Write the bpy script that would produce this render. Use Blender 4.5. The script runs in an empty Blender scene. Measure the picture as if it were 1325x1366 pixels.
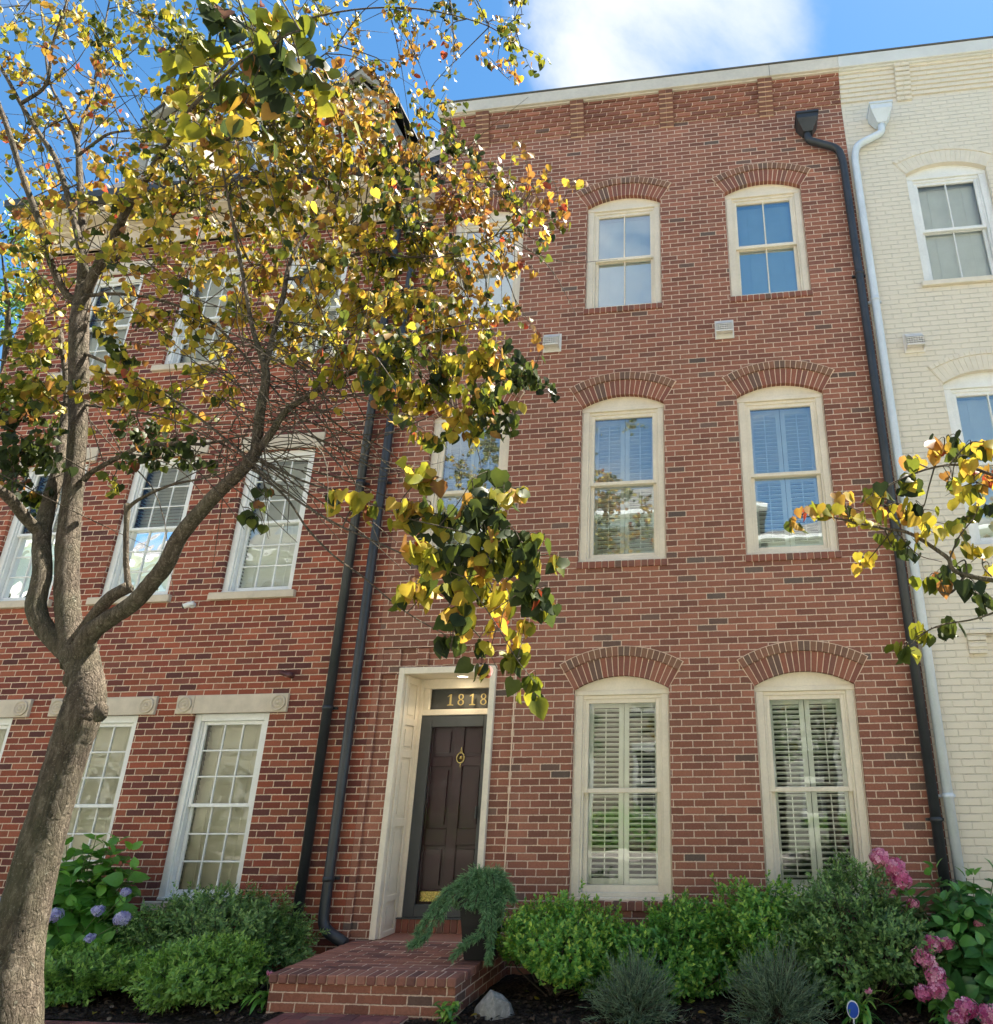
import bpy, bmesh, math, random
import numpy as np
from mathutils import Vector, Matrix

S = bpy.context.scene
COL = S.collection
rng = np.random.default_rng(7)
random.seed(7)
GZ = 0.18                       # level of the planting bed and the walk

# ------------------------------------------------------------------ camera
CAM_R = np.array([[0.9921263, 0.12504632, -0.00698787],
                  [0.0516157, -0.35741123, 0.93251972],
                  [-0.11411061, 0.92553802, 0.36105143]])      # rows: right, up, forward (depth axis)
# rows above are right / up / forward
CAM_C = np.array([1.68855930, -7.53650671, 1.79665288])
F_PX, SX, SY = 966.28, 198.34, -7.49
cam = bpy.data.cameras.new('camera')
cam.sensor_fit = 'HORIZONTAL'
cam.sensor_width = 36.0
cam.lens = 36.0 * F_PX / 1325.0
cam.shift_x = -SX / 1325.0
cam.shift_y = -0.0
cam.shift_y = SY / 1325.0
cam.clip_start = 0.05
cam.clip_end = 2000
cam_o = bpy.data.objects.new('camera', cam)
COL.objects.link(cam_o)
_r, _u, _f = CAM_R
cam_o.matrix_world = Matrix(((_r[0], _u[0], -_f[0], CAM_C[0]), (_r[1], _u[1], -_f[1], CAM_C[1]),
                             (_r[2], _u[2], -_f[2], CAM_C[2]), (0, 0, 0, 1)))
S.camera = cam_o

# ------------------------------------------------------------------ sun, sky, exposure
SUN_DIR = Vector((0.30, 0.27, 0.915)).normalized()
SUN_EL = math.asin(SUN_DIR.z)
SUN_AZ = math.atan2(SUN_DIR.x, SUN_DIR.y)
sun = bpy.data.lights.new('sun', 'SUN')
sun.energy = 5.0
sun.angle = math.radians(0.5)
sun.color = (1.0, 0.92, 0.79)
sun_o = bpy.data.objects.new('sun', sun)
COL.objects.link(sun_o)
sun_o.rotation_euler = SUN_DIR.to_track_quat('Z', 'Y').to_euler()
sun_o.location = (5, 5, 30)

S.view_settings.view_transform = 'Standard'
S.view_settings.look = 'None'
S.view_settings.gamma = 1.0
S.view_settings.exposure = 2.55
S.render.engine = 'CYCLES'
S.cycles.max_bounces = 10
S.cycles.transparent_max_bounces = 24
S.cycles.use_denoising = True


class NT:
    """small helper round a node tree"""
    def __init__(self, nt):
        self.nt = nt
        nt.nodes.clear()

    def n(self, typ, **kw):
        nd = self.nt.nodes.new(typ)
        for k, v in kw.items():
            setattr(nd, k, v)
        return nd

    def put(self, sock, v):
        if isinstance(v, bpy.types.NodeSocket):
            self.nt.links.new(v, sock)
        elif v is not None:
            sock.default_value = v

    def m(self, op, a, b=None, c=None, clamp=False):
        nd = self.n('ShaderNodeMath', operation=op, use_clamp=clamp)
        for i, x in enumerate((a, b, c)):
            if x is not None:
                self.put(nd.inputs[i], x)
        return nd.outputs[0]

    def noise(self, vec, scale, detail=3, rough=.5, dist=0.):
        nd = self.n('ShaderNodeTexNoise')
        if vec is not None:
            self.put(nd.inputs['Vector'], vec)
        nd.inputs['Scale'].default_value = scale
        nd.inputs['Detail'].default_value = detail
        nd.inputs['Roughness'].default_value = rough
        nd.inputs['Distortion'].default_value = dist
        return nd.outputs['Fac']

    def ramp(self, fac, stops, interp='LINEAR'):
        nd = self.n('ShaderNodeValToRGB')
        cr = nd.color_ramp
        cr.interpolation = interp
        while len(cr.elements) > 1:
            cr.elements.remove(cr.elements[-1])
        for i, (p, c) in enumerate(stops):
            e = cr.elements[0] if i == 0 else cr.elements.new(p)
            e.position = p
            e.color = (*c, 1) if len(c) == 3 else c
        self.put(nd.inputs[0], fac)
        return nd.outputs[0]

    def mix(self, fac, a, b, blend='MIX'):
        nd = self.n('ShaderNodeMix', data_type='RGBA', blend_type=blend)
        self.put(nd.inputs[0], fac)
        for i, x in ((6, a), (7, b)):
            if isinstance(x, tuple):
                x = (*x, 1) if len(x) == 3 else x
            self.put(nd.inputs[i], x)
        return nd.outputs[2]

    def rng(self, v, a, b, c, d, smooth=False):
        nd = self.n('ShaderNodeMapRange', interpolation_type='SMOOTHSTEP' if smooth else 'LINEAR')
        self.put(nd.inputs[0], v)
        for i, x in enumerate((a, b, c, d)):
            nd.inputs[i + 1].default_value = x
        return nd.outputs[0]

    def bump(self, h, dist, strength=1.):
        nd = self.n('ShaderNodeBump')
        nd.inputs['Strength'].default_value = strength
        nd.inputs['Distance'].default_value = dist
        self.put(nd.inputs['Height'], h)
        return nd.outputs[0]


world = bpy.data.worlds.new('World')
S.world = world
world.use_nodes = True
w = NT(world.node_tree)
sky = w.n('ShaderNodeTexSky', sky_type='NISHITA', sun_disc=False, sun_elevation=SUN_EL,
          sun_rotation=SUN_AZ, air_density=0.8, dust_density=0.1, ozone_density=2.0, altitude=0.0)
tc = w.n('ShaderNodeTexCoord')
sep = w.n('ShaderNodeSeparateXYZ')
w.put(sep.inputs[0], tc.outputs['Generated'])
zz = w.m('ADD', w.m('MAXIMUM', sep.outputs[2], 0.0), 0.12)
cmb = w.n('ShaderNodeCombineXYZ')
w.put(cmb.inputs[0], w.m('DIVIDE', sep.outputs[0], zz))
w.put(cmb.inputs[1], w.m('DIVIDE', sep.outputs[1], zz))
cmb.inputs[2].default_value = 3.1
cn = w.noise(cmb.outputs[0], 1.9, 10, .60, .35)


def blob(px, py, amt, wid):
    d = CAM_R.T @ np.array([(px - 662.5 - SX) / F_PX, -(py - 683 - SY) / F_PX, 1.0])
    d = d / np.linalg.norm(d)
    return vec_blob(d, amt, wid)


def vec_blob(d, amt, wid):
    nd = w.n('ShaderNodeVectorMath', operation='DOT_PRODUCT')
    w.put(nd.inputs[0], tc.outputs['Generated'])
    nd.inputs[1].default_value = tuple(d)
    return w.m('MULTIPLY', w.rng(nd.outputs['Value'], math.cos(wid), 1.0, 0., 1., True), amt)


tot = w.m('MULTIPLY_ADD', cn, 1.9, -.45)
for b in (blob(925, 30, .30, .34), blob(760, 120, .14, .16), blob(150, 200, -.22, .35),
          blob(520, 20, -.42, .24), blob(1300, 10, -.5, .22),
          vec_blob(Vector((-.40, -.75, .62)).normalized(), .30, .36), vec_blob(Vector((.24, -.75, .66)).normalized(), -.5, .33), vec_blob(Vector((-.1, -.8, .45)).normalized(), .2, .2)):
    tot = w.m('ADD', tot, b)
cmask = w.rng(tot, .44, 1.0, 0., 1., True)
bg1 = w.n('ShaderNodeBackground')
hs = w.n('ShaderNodeHueSaturation')
hs.inputs['Hue'].default_value = 0.49
hs.inputs['Saturation'].default_value = 1.20
hs.inputs['Value'].default_value = 0.98
w.put(hs.inputs['Color'], sky.outputs[0])
w.put(bg1.inputs[0], hs.outputs[0])
bg1.inputs[1].default_value = 0.05
bg2 = w.n('ShaderNodeBackground')
w.put(bg2.inputs[0], w.mix(w.noise(cmb.outputs[0], 2.6, 5), (.80, .88, 1.0), (1., 1., 1.)))
bg2.inputs[1].default_value = 0.20
ms = w.n('ShaderNodeMixShader')
w.put(ms.inputs[0], cmask)
w.put(ms.inputs[1], bg1.outputs[0])
w.put(ms.inputs[2], bg2.outputs[0])
wo = w.n('ShaderNodeOutputWorld')
w.put(wo.inputs[0], ms.outputs[0])

# ------------------------------------------------------------------ pixel <-> world helpers (used to measure real positions)
def ray(px, py):
    return CAM_R.T @ np.array([(px - 662.5 - SX) / F_PX, -(py - 683 - SY) / F_PX, 1.0])


def at(px, py, Y):
    d = ray(px, py)
    return CAM_C + d * ((Y - CAM_C[1]) / d[1])


def ground(px, py, Z=GZ):
    d = ray(px, py)
    return CAM_C + d * ((Z - CAM_C[2]) / d[2])


def depth(p):
    return float(CAM_R[2] @ (np.asarray(p) - CAM_C))


# ------------------------------------------------------------------ materials
def new_mat(name):
    m = bpy.data.materials.new(name)
    m.use_nodes = True
    return m, NT(m.node_tree)


def finish(t, color, rough=.6, normal=None, metallic=0., spec=.5, coat=0.):
    p = t.n('ShaderNodeBsdfPrincipled')
    t.put(p.inputs['Base Color'], (*color, 1) if isinstance(color, tuple) and len(color) == 3 else color)
    t.put(p.inputs['Roughness'], rough)
    p.inputs['Metallic'].default_value = metallic
    p.inputs['Specular IOR Level'].default_value = spec
    p.inputs['Coat Weight'].default_value = coat
    if normal is not None:
        t.put(p.inputs['Normal'], normal)
    o = t.n('ShaderNodeOutputMaterial')
    t.put(o.inputs[0], p.outputs[0])
    return p


def paint(name, c, rough=.5, var=.08, scale=6., metallic=0., bump=.0015, spec=.5):
    m, t = new_mat(name)
    co = t.n('ShaderNodeTexCoord').outputs['Object']
    n1 = t.noise(co, scale, 5, .6)
    n2 = t.noise(co, scale * 14, 3, .6)
    f = t.m('MULTIPLY_ADD', n1, .7, t.m('MULTIPLY', n2, .3))
    dark = tuple(x * (1 - var * 1.6) for x in c)
    lite = tuple(min(1, x * (1 + var)) for x in c)
    col = t.ramp(f, [(.3, dark), (.7, lite)])
    finish(t, col, t.rng(n2, .3, .7, rough - .06, rough + .08), t.bump(n2, bump, .5), metallic, spec)
    return m


def brick_mat(name, stops, mortar, top=False, z0=.80, bl=.203, bh=.0677, joint=.0105, painted=None, relief=.006, axis=None):
    m, t = new_mat(name)
    co = t.n('ShaderNodeTexCoord').outputs['Object']
    sp = t.n('ShaderNodeSeparateXYZ')
    t.put(sp.inputs[0], co)
    if top:
        u, v = (sp.outputs[0], sp.outputs[1]) if axis != 'y' else (sp.outputs[1], sp.outputs[0])
    else:
        u, v = t.m('ADD', sp.outputs[0], sp.outputs[1]), sp.outputs[2]
    wob = t.noise(co, 9, 2)
    vv = t.m('DIVIDE', t.m('ADD', t.m('SUBTRACT', v, z0), t.m('MULTIPLY', t.m('SUBTRACT', wob, .5), .006)), bh)
    row = t.m('FLOOR', vv)
    fv = t.m('SUBTRACT', vv, row)
    wr = t.n('ShaderNodeTexWhiteNoise', noise_dimensions='1D')
    t.put(wr.inputs['W'], row)
    half = t.m('MULTIPLY', t.m('MODULO', t.m('ABSOLUTE', row), 2.0), .5)
    uu = t.m('ADD', t.m('DIVIDE', u, bl), t.m('ADD', half, t.m('MULTIPLY', wr.outputs[0], .10)))
    cl = t.m('FLOOR', uu)
    fu = t.m('SUBTRACT', uu, cl)
    cc = t.n('ShaderNodeCombineXYZ')
    t.put(cc.inputs[0], cl)
    t.put(cc.inputs[1], row)
    wn = t.n('ShaderNodeTexWhiteNoise', noise_dimensions='2D')
    t.put(wn.inputs['Vector'], cc.outputs[0])
    rnd = wn.outputs[0]
    rs = t.n('ShaderNodeSeparateColor')
    t.put(rs.inputs[0], wn.outputs[1])
    du = t.m('MULTIPLY', t.m('MINIMUM', fu, t.m('SUBTRACT', 1., fu)), bl)
    dv = t.m('MULTIPLY', t.m('MINIMUM', fv, t.m('SUBTRACT', 1., fv)), bh)
    n3 = t.noise(co, 55, 3, .6)
    n4 = t.noise(co, 260, 2, .6)
    d = t.m('ADD', t.m('MINIMUM', du, dv), t.m('MULTIPLY', t.m('SUBTRACT', n3, .5), .012))
    mask = t.rng(d, joint / 2 - .0022, joint / 2 + .0026, 0., 1., True)
    big = t.noise(co, .7, 4, .6)
    mps = t.n('ShaderNodeMapping')
    mps.inputs['Scale'].default_value = (3.4, 3.4, .22)
    t.put(mps.inputs[0], co)
    streak = t.noise(mps.outputs[0], 1.6, 6, .65)                 # rain streaks down the wall
    big = t.m('ADD', t.m('MULTIPLY', big, .6), t.m('MULTIPLY', streak, .4))
    effl = t.rng(t.noise(co, 1.9, 7, .75, .4), .60, .80, 0., .22)   # pale bloom on old brick
    tone = t.m('ADD', t.m('MULTIPLY', n3, .62), t.m('ADD', t.m('MULTIPLY', n4, .45), t.m('ADD', t.m('MULTIPLY', big, .80), .06)))
    if painted:
        hj = t.m('SUBTRACT', 1., t.rng(t.m('ADD', dv, t.m('MULTIPLY', t.m('SUBTRACT', n3, .5), .006)), .0012, .0042, 0., 1., True))
        hj = t.m('MULTIPLY', hj, t.rng(t.noise(co, 3.5, 4, .7), .38, .62, .08, .75))
        bc = t.mix(t.m('MAXIMUM', t.m('MULTIPLY', t.m('SUBTRACT', 1., mask), .07), hj), painted, tuple(x * .45 for x in painted))
        st = t.rng(t.noise(co, 5.5, 6, .75), .60, .75, 0., .13)
        bc = t.mix(st, bc, (.34, .27, .19))
        col = t.mix(1., bc, t.ramp(tone, [(0., (.80,) * 3), (1.4, (1.05,) * 3)]), 'MULTIPLY')
        col = bc
    else:
        bc = t.ramp(rnd, stops, 'CONSTANT')
        g = t.n('ShaderNodeCombineColor')
        vt = t.m('MULTIPLY', tone, t.rng(rs.outputs[1], 0, 1, .84, 1.14))
        for i in range(3):
            t.put(g.inputs[i], vt)
        bc = t.mix(1., bc, g.outputs[0], 'MULTIPLY')
        mm = t.mix(t.noise(co, 14, 4), tuple(x * .80 for x in mortar), mortar)
        col = t.mix(effl, t.mix(mask, mm, bc), (.50, .38, .31))
    h = t.m('ADD', t.m('MULTIPLY', mask, t.rng(rs.outputs[2], 0, 1, .85, 1.05)), t.m('ADD', t.m('MULTIPLY', n3, .22), t.m('MULTIPLY', n4, .10)))
    finish(t, col, .85 if not painted else .6, t.bump(h, relief, 1.0), spec=.25)
    return m


def island_mat(name, stops, rough=.85, vary=True, bump=.003, spec=.25):
    """colour per separate brick / leaf (random per island)"""
    m, t = new_mat(name)
    co = t.n('ShaderNodeTexCoord').outputs['Object']
    r = t.n('ShaderNodeNewGeometry').outputs['Random Per Island']
    c = t.ramp(r, stops, 'CONSTANT')
    n3 = t.noise(co, 55, 4, .65)
    n4 = t.noise(co, 240, 2)
    tone = t.m('ADD', t.m('MULTIPLY', n3, .5), t.m('ADD', .52, t.m('MULTIPLY', n4, .25)))
    g = t.n('ShaderNodeCombineColor')
    for i in range(3):
        t.put(g.inputs[i], tone)
    c = t.mix(1., c, g.outputs[0], 'MULTIPLY')
    finish(t, c, rough, t.bump(t.m('ADD', n3, t.m('MULTIPLY', n4, .4)), bump, .8), spec=spec)
    return m


def leaf_mat(name, stops, trans=.45, rough=.42, tcol=1.5, spec=.5, tgreen=(1., .96, .68)):
    """foliage: colour from the 'tint' value stored on each leaf, part of the light passes through"""
    m, t = new_mat(name)
    a = t.n('ShaderNodeAttribute', attribute_name='tint')
    c = t.ramp(a.outputs['Fac'], stops)
    p = t.n('ShaderNodeBsdfPrincipled')
    co = t.n('ShaderNodeTexCoord').outputs['Object']
    nz = t.noise(co, 60, 3)
    c = t.mix(t.rng(nz, .35, .75, 0., .35), c, t.mix(1., c, (.62, .58, .5), 'MULTIPLY'))
    t.put(p.inputs['Base Color'], c)
    p.inputs['Roughness'].default_value = rough
    p.inputs['Specular IOR Level'].default_value = spec
    tr = t.n('ShaderNodeBsdfTranslucent')
    t.put(tr.inputs[0], t.mix(1., c, (tcol * tgreen[0], tcol * tgreen[1], tcol * tgreen[2]), 'MULTIPLY'))
    mx = t.n('ShaderNodeMixShader')
    mx.inputs[0].default_value = trans
    t.put(mx.inputs[1], p.outputs[0])
    t.put(mx.inputs[2], tr.outputs[0])
    o = t.n('ShaderNodeOutputMaterial')
    t.put(o.inputs[0], mx.outputs[0])
    return m


def glass_mat(name, base, tint=(.80, .92, .86), wav=.25):
    m, t = new_mat(name)
    co = t.n('ShaderNodeTexCoord').outputs['Object']
    nz = t.noise(co, 2.2, 2, .5, .3)
    bp = t.bump(nz, .02 * wav, .5)
    gl = t.n('ShaderNodeBsdfGlossy')
    gl.inputs['Color'].default_value = (.92, .97, 1., 1)
    gl.inputs['Roughness'].default_value = .004
    t.put(gl.inputs['Normal'], bp)
    tp = t.n('ShaderNodeBsdfTransparent')
    tp.inputs[0].default_value = (*tint, 1)
    fr = t.n('ShaderNodeFresnel')
    fr.inputs['IOR'].default_value = 1.5
    f = t.m('ADD', base, t.m('MULTIPLY', fr.outputs[0], 1.0), clamp=True)
    mx = t.n('ShaderNodeMixShader')
    t.put(mx.inputs[0], f)
    t.put(mx.inputs[1], tp.outputs[0])
    t.put(mx.inputs[2], gl.outputs[0])
    o = t.n('ShaderNodeOutputMaterial')
    t.put(o.inputs[0], mx.outputs[0])
    return m


def emit_mat(name, c, s):
    m, t = new_mat(name)
    e = t.n('ShaderNodeEmission')
    e.inputs[0].default_value = (*c, 1)
    e.inputs[1].default_value = s
    o = t.n('ShaderNodeOutputMaterial')
    t.put(o.inputs[0], e.outputs[0])
    return m


RED = [(0., (.305, .120, .080)), (.20, (.270, .107, .073)), (.40, (.238, .095, .067)), (.56, (.330, .134, .089)),
       (.72, (.215, .091, .066)), (.84, (.285, .125, .086)), (.965, (.165, .098, .078)), (.99, (.14, .098, .082))]
REDL = [(0., (.290, .078, .045)), (.2, (.225, .060, .040)), (.36, (.150, .046, .037)), (.52, (.320, .098, .058)),
        (.72, (.115, .042, .037)), (.8, (.260, .084, .050)), (.9, (.180, .060, .044))]
M = {}
M['brick'] = brick_mat('brown_brick', RED, (.78, .575, .45), joint=.0095)
M['brick_left'] = brick_mat('red_brick', REDL, (.76, .57, .43), joint=.0096)
M['brick_cream'] = brick_mat('cream_painted_brick', RED, (.6, .5, .4), painted=(.72, .65, .545), relief=.005)
M['vouss'] = island_mat('arch_brick', [(0., (.320, .118, .080)), (.3, (.265, .102, .075)), (.55, (.34, .138, .094)), (.75, (.24, .105, .080)), (.93, (.18, .105, .082))])
M['vouss_top'] = island_mat('arch_header_brick', [(0., (.265, .135, .088)), (.3, (.215, .112, .080)), (.55, (.30, .138, .092)), (.8, (.185, .112, .085)), (.93, (.14, .10, .085))])
M['vouss_band'] = island_mat('bracket_brick', [(0., (.25, .105, .065)), (.4, (.20, .088, .06)), (.8, (.27, .125, .08))])
M['stoopcap'] = island_mat('stoop_brick', [(0., (.33, .140, .102)), (.25, (.27, .115, .090)), (.5, (.38, .170, .125)), (.75, (.20, .092, .075))], .8, bump=.004)
M['mortar'] = paint('mortar', (.76, .56, .43), .9, .15, 20)
M['cream'] = paint('cream_trim_paint', (.80, .70, .57), .45, .11, 3.0)
M['white'] = paint('white_trim_paint', (.80, .80, .79), .4, .10, 3.0)
M['blind'] = paint('white_slats', (.86, .87, .84), .5, .05)
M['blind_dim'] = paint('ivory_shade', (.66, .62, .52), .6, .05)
M['fascia'] = paint('pale_metal_cap', (.60, .54, .46), .45, .14, 1.6)
M['fascia_edge'] = paint('dark_metal_edge', (.10, .095, .09), .5)
M['stone'] = paint('limestone', (.60, .51, .41), .75, .10, 9, bump=.003)
M['dark_metal'] = paint('black_downspout_paint', (.034, .038, .046), .42, .25, 5)
M['white_metal'] = paint('white_downspout_paint', (.62, .68, .76), .4, .08, 4)
M['storm'] = paint('charcoal_storm_door_frame', (.062, .066, .070), .45, .12)
M['door'] = paint('maroon_door_paint', (.040, .0065, .0125), .35, .18)
M['brass'] = paint('brass', (.50, .38, .14), .25, .1, metallic=1.)
M['gold'] = paint('gold_leaf_numerals', (.42, .32, .13), .4, .1, metallic=.35)
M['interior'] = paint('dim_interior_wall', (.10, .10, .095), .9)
M['vent'] = paint('white_vent_plastic', (.76, .72, .68), .5)
M['glass'] = glass_mat('window_glass', .28, (.90, .97, .94), .1)
M['glass_low'] = glass_mat('ground_floor_glass', .04, (.97, .995, .97), .12)
M['glass_top'] = glass_mat('top_floor_glass', .38, (.68, .84, .86), .1)
M['glass_left'] = glass_mat('old_window_glass', -.005, (.95, .97, .94), .6)
M['glass_door'] = glass_mat('storm_door_glass', -.037, (.9, .9, .9), .3)
M['lamp'] = emit_mat('lit_lamp', (1., .88, .62), 3.0)
M['slate'] = paint('dark_slate', (.055, .06, .065), .7, .3, 5)
M['pot'] = paint('black_planter', (.008, .008, .010), .55, .3)
M['soil'] = paint('soil', (.03, .022, .016), .95, .4, 20)


def mulch():
    m, t = new_mat('dark_mulch')
    co = t.n('ShaderNodeTexCoord').outputs['Object']
    v = t.n('ShaderNodeTexVoronoi', feature='F1')
    t.put(v.inputs['Vector'], co)
    v.inputs['Scale'].default_value = 38
    n = t.noise(co, 60, 5, .7)
    c = t.ramp(t.m('ADD', t.m('MULTIPLY', v.outputs['Distance'], .6), t.m('MULTIPLY', n, .6)),
               [(.3, (.010, .008, .007)), (.55, (.032, .024, .019)), (.8, (.075, .055, .042))])
    finish(t, c, .95, t.bump(t.m('ADD', n, v.outputs['Distance']), .03, 1.), spec=.1)
    return m


M['mulch'] = mulch()
M['mulch_chip'] = island_mat('mulch_chips', [(0., (.018, .013, .010)), (.4, (.04, .028, .02)), (.7, (.075, .052, .036)), (.92, (.17, .13, .10))], .95)


def bark(name, c1, c2, c3):
    m, t = new_mat(name)
    co = t.n('ShaderNodeTexCoord').outputs['Object']
    mp = t.n('ShaderNodeMapping')
    mp.inputs['Scale'].default_value = (1, 1, .28)
    t.put(mp.inputs[0], co)
    a = t.noise(mp.outputs[0], 30, 8, .72, .5)
    b = t.noise(co, 3.2, 4, .6)
    wr = t.noise(mp.outputs[0], 16, 3, .6)
    v = t.n('ShaderNodeTexVoronoi', feature='DISTANCE_TO_EDGE')
    vm = t.n('ShaderNodeVectorMath', operation='MULTIPLY_ADD')
    t.put(vm.inputs[0], t.n('ShaderNodeTexNoise').outputs['Color'])
    vm.inputs[1].default_value = (.02, .02, .02)
    t.put(vm.inputs[2], mp.outputs[0])
    t.put(v.inputs['Vector'], vm.outputs[0])
    v.inputs['Scale'].default_value = 48
    crack = t.rng(v.outputs['Distance'], .0, .16, 0., 1., True)
    c = t.ramp(a, [(.28, c1), (.52, c2), (.72, c3)])
    c = t.mix(t.rng(b, .42, .7, 0., .4), c, (.10, .105, .06))
    c = t.mix(t.m('MULTIPLY', t.m('SUBTRACT', 1., crack), t.rng(wr, .4, .65, 0., .5)), c, c1)
    fl = t.noise(co, 95, 5, .75)
    c = t.mix(t.rng(fl, .58, .66, 0., .7), c, (.34, .30, .25))
    lich = t.noise(co, 11, 6, .7, .6)
    c = t.mix(t.rng(lich, .63, .70, 0., .55), c, (.24, .25, .20))
    h = t.m('ADD', t.m('MULTIPLY', a, .9), t.m('ADD', t.m('MULTIPLY', crack, .18), t.m('MULTIPLY', fl, .4)))
    finish(t, c, .9, t.bump(h, .030, 1.), spec=.2)
    return m


M['bark'] = bark('redbud_bark', (.022, .016, .011), (.098, .077, .057), (.24, .20, .155))
M['twig'] = paint('twig_bark', (.045, .032, .025), .85, .3, 30)
M['stem'] = paint('green_stem', (.10, .13, .04), .7, .2, 20)
M['brownstem'] = paint('woody_stem', (.07, .05, .035), .85, .2, 20)
M['redbud'] = leaf_mat('redbud_leaf', [(0., (.018, .028, .014)), (.16, (.040, .060, .022)), (.32, (.085, .11, .018)), (.46, (.23, .235, .028)),
                                       (.64, (.41, .335, .050)), (.76, (.42, .265, .050)), (.88, (.27, .135, .045)), (.95, (.17, .075, .04)), (1., (.32, .05, .03))], .48, .48, 1.28, .18)
GREEN1 = [(0., (.018, .040, .012)), (.35, (.045, .095, .020)), (.7, (.10, .18, .030)), (1., (.22, .29, .045))]
M['boxwood'] = leaf_mat('bright_box_leaf', [(0., (.036, .115, .030)), (.35, (.095, .27, .055)), (.7, (.185, .42, .080)), (1., (.46, .62, .10))], .33, .38)
M['azalea'] = leaf_mat('dark_azalea_leaf', [(0., (.036, .085, .036)), (.4, (.105, .215, .072)), (.75, (.21, .37, .115)), (1., (.36, .50, .16))], .3, .4)
M['azalea_front'] = leaf_mat('mid_green_azalea_leaf', [(0., (.036, .095, .030)), (.4, (.11, .25, .050)), (.75, (.21, .40, .075)), (1., (.34, .54, .11))], .32, .4)
M['hydrangea'] = leaf_mat('hydrangea_leaf', [(0., (.034, .12, .042)), (.5, (.08, .24, .06)), (1., (.19, .43, .08))], .3, .35)
M['hydrangea_left'] = leaf_mat('light_hydrangea_leaf', [(0., (.045, .15, .028)), (.5, (.11, .30, .045)), (1., (.22, .47, .07))], .35, .4)
M['lavender'] = leaf_mat('grey_green_needles', [(0., (.075, .125, .075)), (.5, (.16, .24, .145)), (1., (.28, .38, .24))], .25, .6, 1.2, .3, (1, 1, .9))
M['juniper'] = leaf_mat('blue_green_juniper', [(0., (.050, .120, .055)), (.5, (.15, .30, .135)), (1., (.29, .47, .23))], .2, .6, 1.2, .3, (1, 1, .9))
M['pink'] = leaf_mat('pink_petals', [(0., (.40, .05, .17)), (.5, (.70, .19, .38)), (1., (.90, .52, .66))], .3, .6, 1.2, .2, (1, 1, 1))
M['lilac'] = leaf_mat('lilac_blue_petals', [(0., (.22, .21, .46)), (.5, (.42, .40, .68)), (1., (.66, .65, .84))], .3, .6, 1.2, .2, (1, 1, 1))
M['tree_green'] = leaf_mat('shade_tree_leaf', [(0., (.025, .06, .02)), (.5, (.06, .13, .03)), (1., (.13, .24, .05))], .45, .4)


# ------------------------------------------------------------------ objects and meshes
def tag(o, label=None, cat=None, group=None, kind=None):
    if label:
        o['label'] = label
    if cat:
        o['category'] = cat
    if group:
        o['group'] = group
    if kind:
        o['kind'] = kind
    return o


def empty(name, loc, label, cat, group=None):
    o = bpy.data.objects.new(name, None)
    COL.objects.link(o)
    o.location = loc
    o.empty_display_size = .2
    return tag(o, label, cat, group)


def link(name, me, parent=None, loc=None, world_verts=False):
    o = bpy.data.objects.new(name, me)
    COL.objects.link(o)
    if parent is not None:
        o.parent = parent
        if world_verts:                       # mesh written in world metres: undo the parent's offset
            p = Vector((0, 0, 0))
            q = parent
            while q is not None:
                p += q.location
                q = q.parent
            o.location = -p
    if loc is not None:
        o.location = loc
    return o


def copy_tree(o, parent=None):
    c = o.copy()
    COL.objects.link(c)
    c.parent = parent
    for ch in list(o.children):
        copy_tree(ch, c)
    return c


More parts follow.
